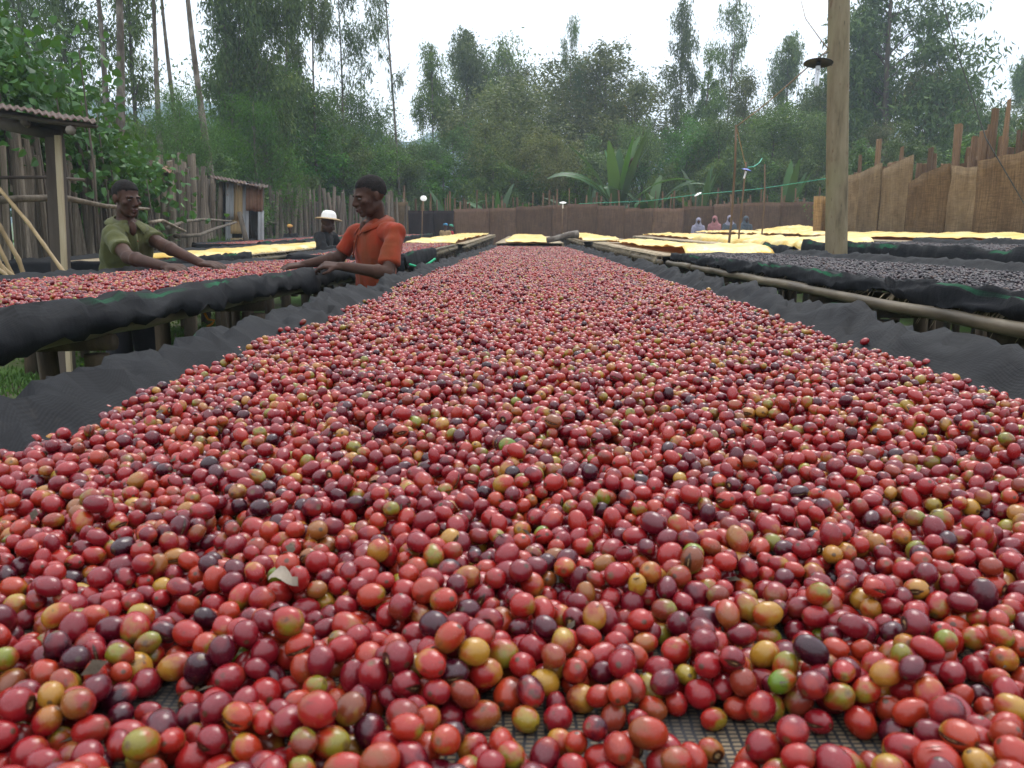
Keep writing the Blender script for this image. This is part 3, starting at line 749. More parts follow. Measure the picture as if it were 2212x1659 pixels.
heap('coffee_cherries_second_left_bed', 'pink red cherries on the bed behind the red-shirted man', 'coffee cherries', BX0, BX1, 8.1, 14.2, s_b2, inset(BX0, .1, 4), inset(BX1, -.09, 9), 'far', .45, 1.25)
bed('bed with long yellow sheet left of the central gap', BX0 + .1, BX1 + .1, 14.7, 28.5, lambda x, y: 1.04 + .008 * (y - 14.7), seed=5, straw=70, mat_m=M['straw'])
def s_g(x, y): return .98 + .005 * (y - 8) + .008 * n1(x, y)
bed('left bed under yellow sheet in front of the shed', -4.4, -3.2, 6.8, 15.6, s_g, seed=6, straw=50, mat_m=M['straw'], netL=dict(inner=.1, rim=.03, drop=.14, out=.03), netR=dict(inner=.07, rim=.02, drop=.12, out=.03, y=(6.8, 9.6), wav=1.4), endnet=(6.8, .22, -1))
def s_g2(x, y): return 1.02 + .009 * (y - 16) 
bed('far left bed of cherries right of the hatted man', -4.4, -3.2, 16.4, 28, s_g2, seed=7, netL=dict(inner=.1, rim=.04, drop=.14, out=.03), netR=dict(inner=.08, rim=.05, drop=.16, out=.03, wav=1.3), step=.1)
heap('coffee_cherries_far_left_bed', 'dull red cherries on the far bed beside the red shirt', 'coffee cherries', -4.4, -3.2, 16.5, 28, s_g2, inset(-4.4, .1, 4), inset(-3.2, -.1, 9), 'far', .25, 1.6)
def s_h(x, y): return 1.0 + .009 * (y - 15)
bed('farthest left bed of cherries below the stake fence', -6.1, -4.9, 15.2, 28, s_h, seed=8, netL=dict(inner=.1, rim=.04, drop=.16, out=.03), netR=dict(inner=.08, rim=.05, drop=.2, out=.03, wav=1.3), endnet=(15.2, .22, -1), step=.1)
heap('coffee_cherries_farthest_left_bed', 'thin red layer of cherries on the farthest left bed', 'coffee cherries', -6.1, -4.9, 15.3, 28, s_h, inset(-6.1, .1, 4), inset(-4.9, -.1, 9), 'far', .25, 1.6)

# right side
def s_c(x, y): return 1.055 - .006 * max(0, y - 2) + .01 * n1(x * 1.2, y * 1.2)
dryc = lambda n: rng.random(n)
bed('right hand drying bed of nearly black dried cherries with green-lined net', 1.38, 2.46, 1.2, 8.0, s_c, seed=9, netL=dict(inner=.09, rim=.020, drop=.042, out=.025, wav=1.2), netR=dict(inner=.1, rim=.045, drop=.14, out=.03, wav=1.2), endnet=(8.0, .12, 1), straw=60, legr=.05, railout=.05)
heap('dried_cherries_right_bed', 'blackish dried coffee cherries spread on the right bed', 'dried cherries', 1.38, 2.46, 1.2, 8.0, s_c, inset(1.38, .07, 4), inset(2.46, -.09, 9), 'dry', .8, .98, dryc, M['dried'])
def s_c2(x, y): return 1.02 + .002 * (y - 8) + .012 * n1(x, y)
bed('straw-topped bed with yellow sheet right of the middle heap', 1.28, 2.4, 8.3, 16.6, s_c2, seed=10, straw=170, mat_m=M['straw'])
bed('short bed with a flat yellow sheet right of the central gap', 1.1, 2.25, 17.4, 28.2, lambda x, y: 1.05 + .009 * (y - 17), seed=11, straw=60, mat_m=M['straw'])
def s_d(x, y): return 1.075 + .02 * (x - 3.4) + .01 * n1(x * .7, y * .7)
bed('bed of dark dried cherries beyond the wooden pole', 3.42, 4.75, 3.5, 10.4, s_d, seed=12, netL=dict(inner=.14, rim=.05, drop=.30, out=.05, wav=1.3), netR=dict(inner=.1, rim=.065, drop=.15, out=.03), endnet=(10.4, .12, 1))
heap('dried_cherries_second_right_bed', 'dark dried cherries on the bed behind the pole', 'dried cherries', 3.42, 4.75, 3.6, 10.4, s_d, inset(3.42, .13, 4), inset(4.75, -.1, 9), 'dry', .45, 1.25, dryc, M['dried'])
def s_d2(x, y): return 1.0 + .06 * (x - 3.42) + .006 * (y - 11) + .01 * n1(x, y)
bed('bed with rumpled yellow sheet just left of the pole', 3.42, 4.7, 10.9, 27.6, s_d2, seed=13, straw=110, mat_m=M['straw'], netL=dict(inner=.1, rim=.05, drop=.16, out=.05, y=(10.9, 12.3), wav=1.4))
def s_e(x, y): return 1.1 + .065 * (x - 5.15) + .003 * (y - 8)
bed('bed with yellow sheet along the hessian fence', 5.15, 6.3, 6, 27.8, s_e, seed=14, straw=60, mat_m=M['straw'])
bed('far right bed with yellow sheet before the back screen', 7.4, 8.5, 20.5, 28, lambda x, y: 1.14 + .13 * (x - 7.4) + .01 * (y - 20), seed=15, straw=60, mat_m=M['straw'])
def s_f(x, y): return 1.2 + .012 * (y - 22)
bed('far right bed of purplish cherries at the back screen', 9.0, 10.1, 22, 28.4, s_f, seed=16, netL=dict(inner=.1, rim=.04, drop=.16, out=.03), step=.1)
heap('coffee_cherries_back_right_bed', 'purplish cherries on the far right bed by the back screen', 'coffee cherries', 9.0, 10.1, 22, 28.4, s_f, inset(9.0, .1, 4), inset(10.1, -.1, 9), 'far', .2, 1.7, lambda n: rng.random(n) * .3)

# ---------------------------------------------------------------- yellow sheets
def sheet(label, x0, x1, y0, y1, surf, seed, dropL=.0, dropR=.0, amp=.02, hump=0.0, y1l=None, front=.03):
    nx, ny = 26, max(16, int((y1 - y0) / .12)); v = []; 
    for j in range(ny + 1):
        for i in range(nx + 1):
            s_ = i / nx; t_ = j / ny
            ya = y0 + .12 * n1(s_ * 3, seed) ; yb = (y1 + ((y1l or y1) - y1) * (1 - s_)) + .12 * n1(s_ * 3, seed + 4)
            y = ya + (yb - ya) * t_; xa = x0 + .03 * n1(y * 1.4, seed); xb = x1 + .03 * n1(y * 1.4, seed + 9)
            xx = xa + (xb - xa) * s_; z = surf(xx, y) + .022 + amp * (1.1 + 1.2 * fbm(xx * 2.2, y * 1.4, seed)) + amp * 1.3 * (1 - abs(n1(xx * 4 + y, y * 2.3, seed)) * 2.2) * .6
            z += hump * math.exp(-(((y - y0 - .5) / .8) ** 2)) * (.6 + .6 * n1(xx * 3, y * 2, seed))
            if s_ < .1 and dropL: z -= dropL * (.1 - s_) / .1 ; xx += .02 * (.1 - s_) / .1 * 3 - .0
            if s_ > .9 and dropR: z -= dropR * (s_ - .9) / .1
            if t_ < 1.5 / ny: z -= front * (1 - t_ * ny / 1.5)
            v.append((xx, y, z))
    w = nx + 1; f = np.array([[j * w + i, j * w + i + 1, (j + 1) * w + i + 1, (j + 1) * w + i] for j in range(ny) for i in range(nx)])
    o = link('yellow_sheet', mesh_np('yellow_sheet', v, f, M['sheet'])); md = o.modifiers.new('t', 'SOLIDIFY'); md.thickness = .004; md.offset = 1
    return tag(o, label, 'plastic sheet', 'yellow sheets over the beds')
sheet('yellow sheet straight behind the middle heap of cherries', -.42, .42, 15.7, 26.8, lambda x, y: 1.03 + .006 * (y - 15), 1)
sheet('yellow sheet on the bed left of the central gap, narrowing towards us', BX0 + .2, BX1 - .05, 14.4, 27, lambda x, y: 1.04 + .008 * (y - 14.7), 2, y1l=27, amp=.02)
sheet('yellow sheet on the left bed between shed and hatted man', -3.85, -3.25, 8.2, 15.2, s_g, 3, amp=.015, dropR=.05)
sheet('yellow sheet with a long orange fold lying against the dried cherries', 1.5, 2.36, 8.0, 16, s_c2, 4, amp=.02, hump=.06, front=.085)
sheet('small flat yellow sheet right of the central gap with bare straw beside it', 1.14, 1.9, 17.6, 27.5, lambda x, y: 1.05 + .009 * (y - 17), 5, amp=.02)
sheet('yellow sheet rumpled high beside the wooden pole', 3.62, 4.6, 11.2, 19, s_d2, 6, amp=.03, hump=.08, dropL=.10, front=.08)
sheet('far half of the yellow cover on the bed left of the pole', 3.68, 4.5, 19.3, 27.2, s_d2, 7, amp=.02)
sheet('yellow sheet on the bed along the hessian fence', 5.36, 6.2, 9.4, 16.2, s_e, 8, amp=.018)
sheet('yellow sheet on the far stretch of the fence-side bed', 5.42, 6.1, 16.8, 27.4, s_e, 9, amp=.025)
sheet('farthest yellow sheet in front of the veiled women', 7.45, 8.5, 20.8, 27.8, lambda x, y: 1.14 + .13 * (x - 7.4) + .01 * (y - 20), 10, amp=.03, hump=.05)

# log lying at the join of the middle beds, green rope loop, orange cord, dry leaf
a, b = at(1182, 519, 15.5), at(1248, 506, 15.7)
q = MB(); q.tube([a, a.lerp(b, .3), a.lerp(b, .7) + Vector((0, 0, .02)), b], [.05, .055, .06, .075], 10, jit=.05); o = q.build('log', M['bark']); tag(o, 'short pale log lying across the far end of the middle heap', 'log')
pts = [at(885 + 55 * t_, 571 + 10 * math.sin(PI * t_) - 12 * t_, 7.7 + .3 * t_) for t_ in np.linspace(0, 1, 14)]
o = MB().tube(pts, .011, 6).build('green_rope', rough_mat('green_rope_fibre', [(.4, (.01, .30, .13)), (.6, (.02, .4, .2))], 30, rough=.6)); tag(o, 'green rope looped under the netted corner behind the red shirt', 'rope')
o = MB().tube([at(442, 676, 4.1), at(450, 690, 4.1), at(463, 692, 4.1), at(458, 700, 4.1), at(447, 706, 4.1)], .006, 6).build('orange_cord', rough_mat('orange_cord_fibre', [(.4, (.6, .2, .02)), (.6, (.7, .26, .04))], 30)); tag(o, 'thin orange cord dangling under the left bed', 'cord')
o = MB().tube([at(512, 672, 4.15), at(535, 650, 4.15), at(568, 635, 4.12), at(592, 627, 4.1)], [.004, .012, .01, .003], 6, flat=.3).build('split_bamboo', M['bamboo_pale']); tag(o, 'split bamboo splinter sticking out below the left bed net', 'bamboo splinter')
p = atz(612, 1252, SURF + .03); V = []; 
for j in range(7):
    t_ = j / 6; w_ = .011 * math.sin(PI * min(.97, t_ + .08)); w_ *= .5; V += [p + Vector((t_ * .018 - .009, -w_, .004 * math.sin(t_ * 5))), p + Vector((t_ * .018 - .009, 0, .002)), p + Vector((t_ * .018 - .009, w_, .007 * math.sin(t_ * 4)))]
o = link('dry_leaf', mesh_np('dry_leaf', V, [[j * 3 + k, j * 3 + k + 1, j * 3 + k + 4, j * 3 + k + 3] for j in range(6) for k in (0, 1)], M['stake'])); tag(o, 'small crumpled dry leaf lying among the cherries at left', 'dry leaf')

# dry husks, stalks and bits of leaf among the near cherries
V = []; F_ = []
for k in range(620):
    a = int(rng.integers(0, N)); p = Vector(pos[a].tolist()) + Vector((random.gauss(0, .004), random.gauss(0, .004), float(NEAR[a, 3]) * .85 + .001)); an = random.random() * 6.28; L = random.uniform(.002, .0065); d = Vector((math.cos(an), math.sin(an), random.uniform(-.4, .5))) * L; w = Vector((-math.sin(an), math.cos(an), random.uniform(-.6, .6))) * L * random.choice((.12, .12, .5)); b = len(V)
    V += [p - d, p + w + Vector((0, 0, L * .25)), p + d, p - w]; F_ += [[b, b + 1, b + 3], [b + 1, b + 2, b + 3]]
o = link('plant_debris', mesh_np('plant_debris', V, F_, M['post'], False)); tag(o, 'dry husks and stalk bits scattered among the near cherries', kind='stuff')
# ---------------------------------------------------------------- hills
def ridge(name, label, Y, xs, hs, depth, mat, seed):
    V = []; nx = 150; ny = 14; 
    for j in range(ny + 1):
        for i in range(nx + 1):
            x = xs[0] + (xs[-1] - xs[0]) * i / nx; h = np.interp(x, xs, hs); t_ = j / ny
            rough = 1.6 * fbm(x * .09, j * .5, seed) + 3.5 * fbm(x * .02, j * .12, seed) + .9 * n1(x * .5, j * 1.1, seed)
            V.append((x, Y + depth * t_ - 20 * fbm(x * .015, t_, 5), max(-2, h * math.sin(PI / 2 * min(1, t_ * 1.25)) ** .8 + rough * min(1, t_ * 3)) if t_ < .81 else h * (1 - (t_ - .8) * 4) + rough))
    w = nx + 1; f = np.array([[j * w + i, j * w + i + 1, (j + 1) * w + i + 1, (j + 1) * w + i] for j in range(ny) for i in range(nx)])
    return tag(link(name, mesh_np(name, V, f, mat)), label, kind='structure')
M['hill'] = rough_mat('haze_tinted_hill', [(.3, (.025, .055, .06)), (.6, (.05, .10, .10)), (.85, (.08, .13, .12))], .09, rough=.95, bump=.7, bdist=2.0, bscale=.5)  # blue of the distance haze is mixed into the green of the woods
ridge('hills', 'blue hazy wooded hills behind the trees', 235, [-330, -200, -150, -118, -95, -60, -42, -34, -24, -10, 20, 38, 60, 90, 118, 140, 200, 330], [66, 56, 46, 47, 40, 36, 33, 38, 36, 30, 26, 33, 30, 27, 36, 34, 40, 50], 90, M['hill'], 3)

# ---------------------------------------------------------------- foliage
def leaves_mesh(name, pts, size, asp, mat, droop=.7, kind='lance', rs=None):
    "thousands of small leaf shaped faces; pts (n,3)"
    rs = rs or rng; n = len(pts)
    L = size * rs.uniform(.6, 1.35, n); Wd = L * asp * rs.uniform(.8, 1.2, n)
    yaw = rs.random(n) * 2 * PI; el = -droop + rs.normal(0, .45, n)
    d = np.stack([np.cos(yaw) * np.cos(el), np.sin(yaw) * np.cos(el), np.sin(el)], 1)
    r_ = rs.normal(size=(n, 3)); s_ = np.cross(d, r_); s_ /= np.linalg.norm(s_, axis=1)[:, None] + 1e-9
    nn = np.cross(d, s_)
    L = L[:, None]; Wd = Wd[:, None]; p = pts
    if kind == 'lance':
        V = np.stack([p, p + d * L * .4 + s_ * Wd / 2 + nn * L * .04, p + d * L - nn * L * .08, p + d * L * .4 - s_ * Wd / 2 + nn * L * .04], 1); k = 4
        f = (np.arange(n)[:, None] * 4 + np.array([0, 1, 2, 3])[None, :])
    else:   # heart / oval leaf folded on its midrib
        V = np.stack([p, p + d * L * .25 + s_ * Wd / 2 + nn * L * .1, p + d * L * .65 + s_ * Wd * .4 + nn * L * .05, p + d * L - nn * L * .1, p + d * L * .65 - s_ * Wd * .4 + nn * L * .05, p + d * L * .25 - s_ * Wd / 2 + nn * L * .1], 1); k = 6
        f = np.concatenate([np.arange(n)[:, None] * 6 + np.array([0, 1, 2, 3])[None, :], np.arange(n)[:, None] * 6 + np.array([0, 3, 4, 5])[None, :]])
    rn = np.repeat(np.clip(rs.normal(.45, .22, n), 0, 1), k)
    return mesh_np(name, V.reshape(-1, 3), f, mat, False, {'rnd': ('FLOAT', 'POINT', rn)})
def grow(h, kind, seed, nleaf):
    """a tree of height h: returns trunk MB (trunk and limbs) and leaf points"""
    rd = random.Random(seed); q = MB(); P = []
    spec = dict(euc=(.011, .34, .16, 26, .75), sparse=(.008, .42, .13, 15, .8), dense=(.014, .16, .27, 34, .5), round=(.015, .28, .36, 30, .35), bush=(.012, .04, .42, 26, .4), cone=(.013, .12, .25, 44, .5), pole=(.011, .66, .13, 18, .8), airy=(.009, .3, .16, 30, .9))[kind]
    r0, base, spread, nb, steep = spec; r0 *= h
    lean = rd.uniform(-.03, .03), rd.uniform(-.03, .03)
    tp = [Vector((lean[0] * h * t_ + .012 * h * math.sin(t_ * 5 + seed), lean[1] * h * t_ + .012 * h * math.cos(t_ * 4 + seed), h * t_)) for t_ in [i / 12 for i in range(13)]]
    q.tube(tp, [r0 * (1.25 if i == 0 else 1) * (1 - .9 * i / 12) + .006 for i in range(13)], 8, jit=.05)
    def trunk(t_): 
        k = min(11, int(t_ * 12)); return tp[k].lerp(tp[k + 1], t_ * 12 - k)
    clumps = []
    for b in range(nb):
        u = (b + rd.random()) / nb; t_ = base + (1 - base) * u ** .9
        if kind == 'cone': ln = spread * h * (1.05 - u) ** .8
        elif kind == 'round': ln = spread * h * math.sin(PI * min(1, .25 + .75 * u)) ** .6
        elif kind == 'bush': ln = spread * h * (1 - .6 * u)
        else: ln = spread * h * (.55 + .9 * math.sin(PI * min(1, u * .9 + .1))) * (1 - .35 * u)
        ln *= rd.uniform(.6, 1.25); a = rd.random() * 2 * PI + b * 2.4; el = steep + .5 * u + rd.uniform(-.2, .2)
        p0 = trunk(t_ * .96); d = Vector((math.cos(a) * math.cos(el), math.sin(a) * math.cos(el), math.sin(el))); pts = [p0]
        for k in range(1, 5): pts.append(p0 + d * ln * k / 4 + Vector((rd.uniform(-.04, .04) * ln, rd.uniform(-.04, .04) * ln, (-.10 * ln * (k / 4) ** 2 if kind in ('euc', 'sparse', 'dense', 'pole', 'airy') else 0))))
        rb = max(.008, r0 * .28 * (1 - u * .6)); q.tube(pts, [rb, rb * .8, rb * .6, rb * .4, rb * .2], 5, cap=False)
        for k in range(2, 5):
            for c in range(2 if kind in ('euc', 'sparse', 'pole', 'airy') else 3):
                cp = pts[k] + Vector((rd.gauss(0, .13), rd.gauss(0, .13), rd.gauss(0, .1))) * ln
                clumps.append((cp, ln * rd.uniform(.10, .25) * (1.15 if kind not in ('euc', 'sparse', 'pole', 'airy') else .9), rd.uniform(.4, 1.6)))
                if rd.random() < .5: q.tube([pts[k - 1], cp], [rb * .3, rb * .12], 3, cap=False)
    tp_ = trunk(.99); clumps += [(tp_ + Vector((rd.gauss(0, .03) * h, rd.gauss(0, .03) * h, rd.uniform(-.05, .02) * h)), h * .035, 1) for _ in range(5)]
    wsum = sum(c[1] ** 2 * c[2] for c in clumps); rs = np.random.default_rng(seed)
    for c, r_, w in clumps:
        n = max(3, int(nleaf * r_ ** 2 * w / wsum)); g = rs.normal(size=(n, 3)) * np.array([.5, .5, .42 if kind not in ('euc', 'sparse', 'dense', 'pole', 'airy') else .62]) * r_
        if kind in ('euc', 'sparse', 'dense', 'pole', 'airy'): g[:, 2] -= np.abs(rs.normal(size=n)) * r_ * .55
        P.append(g + np.array(c)[None, :])
    return q, np.concatenate(P)
KINDS = {}
def make_kind(key, h, kind, seed, nleaf, size, asp, mat, bark, droop=.8, leaf='lance'):
    q, P = grow(h, kind, seed, nleaf); KINDS[key] = (h, q.mesh('trunk', M[bark]), leaves_mesh('crown', P, size, asp, M[mat], droop, leaf, np.random.default_rng(seed)))
make_kind('pol1', 12, 'pole', 121, 5000, .17, .26, 'euc', 'bark', 1.0)
make_kind('air1', 12, 'airy', 122, 8000, .2, .26, 'euc', 'bark', 1.0)
make_kind('euc1', 12, 'euc', 101, 15000, .2, .28, 'euc', 'bark', 1.0)
make_kind('euc2', 12, 'euc', 102, 17000, .2, .28, 'euc', 'bark', 1.0)
make_kind('euc3', 12, 'sparse', 103, 7000, .2, .26, 'euc', 'bark', 1.0)
make_kind('euc4', 12, 'sparse', 104, 4000, .2, .24, 'euc', 'bark', 1.0)
make_kind('den1', 10, 'dense', 105, 19000, .20, .32, 'euc', 'bark2', .8)
make_kind('den2', 10, 'dense', 106, 19000, .20, .32, 'dusty', 'bark2', .7)
make_kind('rnd1', 9, 'round', 107, 20000, .17, .42, 'dusty', 'bark2', .3)
make_kind('rnd2', 9, 'round', 108, 20000, .18, .40, 'bush', 'bark2', .3)
make_kind('con1', 12, 'cone', 109, 27000, .22, .28, 'euc', 'bark2', .8)
make_kind('bsh1', 5, 'bush', 110, 20000, .15, .40, 'bush', 'bark2', .4)
make_kind('bsh2', 5, 'bush', 111, 20000, .15, .34, 'euc', 'bark2', .7)
make_kind('near1', 7, 'dense', 112, 30000, .10, .28, 'bush', 'bark', .9)
make_kind('near2', 9, 'euc', 113, 17000, .12, .26, 'bush', 'bark', 1.0)
def tree(key, px, ytop, Y, label, group='trees behind the enclosure', wid=1.0, name='tree', cat='tree', rz=None):
    "stand a tree so that its top is seen at ytop"
    h0, tm, cm = KINDS[key]; p = at(px, 500, Y); gz = ground_z(p.x, p.y); top = at(px, ytop, Y).z; s_ = (top - gz) / (h0 * 1.0)
    r = empty(name, (p.x, p.y, gz - .05), label, cat, group); r.rotation_euler = (0, 0, random.random() * 6.28 if rz is None else rz); sw = wid * s_
    r.scale = (sw, sw, s_)
    link('trunk', tm, r, keep_world=False); link('crown', cm, r, keep_world=False)
    return r
G1 = 'tall thin trees behind the stake fence'; G2 = 'trees beyond the back screen'; G3 = 'bushy trees beyond the back screen'
# key, px, top, depth, label, width
for a in [
 ('pol1', 268, -620, 15, 'thick mottled grey trunk rising out of frame left of the green-shirted man', 1.0, G1), ('pol1', 238, -430, 19, 'leaning dark slender trunk beside the thick mottled trunk', .8, G1),
 ('pol1', 365, -400, 21, 'slim brown trunk third from the left above the fence', .8, G1), ('pol1', 402, -360, 22, 'pale mottled pole-like trunk between two darker ones', .7, G1),
 ('pol1', 462, -440, 20, 'tall straight trunk rising just left of the shed roof', .9, G1), ('air1', 320, -200, 28, 'open tree behind the two thickest trunks', 1.0, G1), ('air1', 510, -170, 26, 'open crowned tree above and behind the shed', .9, G1), ('air1', 170, -150, 28, 'feathery tree left of the leaning dark trunk', .9, G1), ('euc1', 575, -160, 27, 'bushy topped tree over the tin shed', 1.0, G1),
 ('euc4', 628, -120, 31, 'thin twisted stem with sparse leaves right of the shed', .9, G1), ('euc3', 688, -190, 29, 'smooth bare grey trunk above the hatted man', .6, G1),
 ('euc4', 742, -60, 34, 'very thin open tree at the edge of the white sky', .9, G1), ('den1', 530, 105, 28, 'dense green tree filling the gap behind the shed', 1.1, G1),
 ('den1', 655, 175, 30, 'dense drooping tree behind the far stake fence', 1.1, G1), ('den2', 590, 130, 33, 'browner tree in the thicket behind the shed', 1.1, G1), ('den1', 765, 200, 36, 'dark rounded crown above the red-shirted man', 1.0, G1),
 ('air1', 100, -250, 26, 'airy tree high over the tin shelter', 1.0, G1), ('air1', -10, -250, 22, 'half hidden tree at the top left corner', 1.0, G1), ('den1', 170, 270, 30, 'hazy tree behind the leafy climber', 1.0, G1),
 ('den2', 330, 265, 32, 'dull green tree between the slender trunks', 1.1, G1), ('den1', 440, 240, 33, 'drooping tree left behind the tin shed', 1.1, G1), ('con1', 720, 190, 42, 'dark pointed tree behind the hatted man', 1.0, G1),
 ('euc4', 862, -260, 33, 'lone white-stemmed tree standing against the sky', .55, G2), ('euc3', 940, 105, 42, 'wispy tree left of the centre trees', 1.0, G2), ('euc2', 1005, 68, 44, 'feathery tree with a notched top near the centre', 1.0, G2),
 ('den1', 1075, 90, 47, 'tall leafy tree with two heads near the centre', .9, G2), ('den2', 1120, 150, 46, 'olive tinted tree just left of the slender lollipop tree', 1.0, G2), ('euc4', 1222, 30, 45, 'slender stem with a small tuft of leaves above the others', .5, G2),
 ('rnd1', 1300, 108, 46, 'broad domed tree right of the slender lollipop tree', 1.0, G2), ('den1', 1235, 150, 48, 'dark tree under the lollipop tuft', 1.0, G2), ('den2', 1365, 170, 44, 'brownish tree on the right shoulder of the domed tree', .9, G2),
 ('rnd1', 1085, 175, 40, 'wide grey-green tree in front of the centre trees', 1.2, G2), ('euc3', 1462, 5, 44, 'tall see-through tree right of the sky gap', .75, G2), ('con1', 1520, 100, 42, 'dark narrow tree beside the see-through tree', .75, G2),
 ('euc4', 1560, -20, 46, 'thin tall tree left of the wooden pole, mostly twigs', .8, G2), ('den2', 1600, 165, 44, 'mid height tree between thin tree and pole', .9, G2), ('euc2', 1690, 78, 48, 'feathery tree just left of the wooden pole', .8, G2),
 ('con1', 1895, -170, 40, 'huge cone-shaped tree behind the wooden pole', 1.15, G2), ('con1', 1840, -40, 42, 'second tall dark tree merging with the huge one', 1.0, G2), ('den2', 1985, 150, 38, 'open branched tree right of the huge tree', .9, G2),
 ('euc1', 2040, 145, 42, 'lacy tree above the hessian fence', .8, G2), ('rnd1', 2150, 235, 46, 'low rounded tree above the tall stakes', 1.0, G2), ('euc2', 2175, 130, 50, 'tree near the right edge showing over the stakes', .9, G2), ('den1', 1770, 190, 44, 'leafy tree hidden partly by the pole', 1.0, G2),
 ('den1', 900, 310, 36, 'low green tree behind the dark screen panels', 1.1, G3), ('rnd2', 985, 290, 37, 'fresh green bush tree left of centre', 1.0, G3), ('den2', 1050, 260, 35, 'brown green tree over the lighter screen panels', 1.0, G3), ('rnd1', 1150, 280, 36, 'grey leaved tree in the middle of the back screen', 1.0, G3),
 ('den2', 1200, 300, 34, 'dark thicket tree left of the enset plants', 1.0, G3), ('den1', 1390, 265, 38, 'tree behind the big enset plant', 1.0, G3), ('rnd2', 1470, 270, 37, 'bright leaved bush tree right of the enset', 1.0, G3), ('den1', 1540, 260, 36, 'shaded tree behind the hanging lamp stick', 1.0, G3),
 ('rnd2', 1650, 235, 37, 'round green tree left behind the pole', 1.1, G3), ('den1', 1735, 255, 35, 'dark tree just left of the pole foot', 1.0, G3), ('den2', 1890, 270, 33, 'brown tinged tree over the pale hessian panels', 1.0, G3), ('den1', 2040, 280, 35, 'tree behind the middle hessian panels', 1.0, G3), ('rnd1', 2200, 275, 36, 'tree behind the highest stakes at right', 1.0, G3),
 ('den1', 840, 300, 33, 'tree rising behind the red-shirted man', 1.1, G3), ('rnd2', 790, 300, 31, 'leafy bush tree between hat and red shirt', 1.0, G3), ('bsh2', 1270, 330, 36, 'bush behind the enset stems', 1.2, G3)]:
    tree(a[0], a[1], a[2], a[3], a[4], a[6], a[5])
tree('air1', 2330, -260, 21, 'leafy tree reaching in at the right edge above the stakes', 'trees beyond the back screen', 1.0)
G4 = 'bushes behind the fences'
for i, (k, px, yt, Y, lab) in enumerate([('bsh1', 480, 345, 23, 'bright bush leaning over the shed roof'), ('bsh2', 600, 330, 27, 'dark bush behind the right side of the shed'), ('bsh1', 690, 300, 29, 'bush with hanging leaves behind the white hat'), ('bsh2', 760, 330, 30, 'bush behind the face of the red-shirted man'), ('near1', 560, 215, 25, 'feathery green young tree above the shed'),
    ('bsh2', 880, 350, 33.6, 'low bush over the first dark screen panel'), ('bsh1', 960, 360, 33.6, 'low bush over the second screen panel'), ('bsh2', 1060, 350, 33.6, 'olive bush above the middle screen'), ('bsh1', 1150, 375, 33.6, 'leafy bush left of the small white lamp'), ('bsh1', 1255, 380, 33.6, 'bright leafy bush at the foot of the big enset'),
    ('bsh2', 1440, 385, 33.6, 'shadowy bush between enset clumps'), ('bsh2', 1560, 350, 33.6, 'dark bush behind the leaning sticks'), ('bsh1', 1640, 355, 33.6, 'bush left of the pole above the screen'), ('bsh2', 1740, 350, 33.6, 'bush against the pole above the screen'), ('bsh1', 1850, 330, 27, 'bush peeping over pale hessian beside the pole'), ('bsh2', 1960, 310, 25, 'bush behind the notch in the hessian fence'), ('bsh1', 2090, 320, 22, 'bush behind the tall dark stake'), ('bsh2', 2190, 300, 20, 'bush behind the rightmost stakes'),
    ('bsh2', 400, 345, 19.5, 'bush between fence and mottled trunks'), ('near1', 395, 190, 19, 'yellow-green young tree with hanging leaves above the fence'), ('near1', 330, 270, 23, 'green sapling right of the leafy climber'), ('near2', 440, 250, 23.5, 'slender yellow-leaved sapling left of the shed'), ('bsh1', 215, 300, 20, 'rounded bush behind the climber')]):
    tree(k, px, yt, Y, lab, G4, 1.0, 'bush' if k.startswith('b') else 'young_tree', 'bush' if k.startswith('b') else 'tree')

# leafy climber smothering the left fence
def climber():
    rs = np.random.default_rng(5); P = []
    r = empty('climbing_shrub', (-6.0, 10.2, 0), 'broad-leaved climber smothering the stake fence behind the tin shelter', 'climber')
    stems = MB()
    for k in range(420):
        u = rs.random(); Y = 8.6 + 4.4 * u + rs.normal() * .3; X = -5.75 - .12 * (Y - 8.5) + rs.normal() * .45 - .3
        topz = 3.0 + 1.0 * math.sin(u * 2.4 + .4) * (1 - u * .75) + .25 * n1(u * 9) - 1.0 * u
        z = topz - abs(rs.normal()) * .75 - .1
        if z < .95 + .9 * (rs.random() < .85): z = 1.8 + rs.random() * .5
        n = int(rs.integers(14, 44)); c = np.array([X, Y, z]); P.append(c + rs.normal(size=(n, 3)) * np.array([.22, .22, .18]))
        if k % 7 == 0: stems.tube([(X, Y, 0), (X + .1, Y - .1, z * .6), (X, Y, z)], [.02, .014, .006], 5)
    for k in range(150):                               # top-left mass
        c = np.array([-7.6 + rs.normal() * .9, 9.6 + rs.normal() * .5, 3.3 + rs.normal() * .75]); n = int(rs.integers(14, 40)); P.append(c + rs.normal(size=(n, 3)) * .24)
    P = np.concatenate(P)
    link('leaves', leaves_mesh('leaves', P, .105, .8, M['broad'], .55, 'oval', rs), r); tag(r.children[0] if r.children else bpy.data.objects['leaves'], kind='stuff')
    stems.build('stem', M['bark2'], r)
climber()

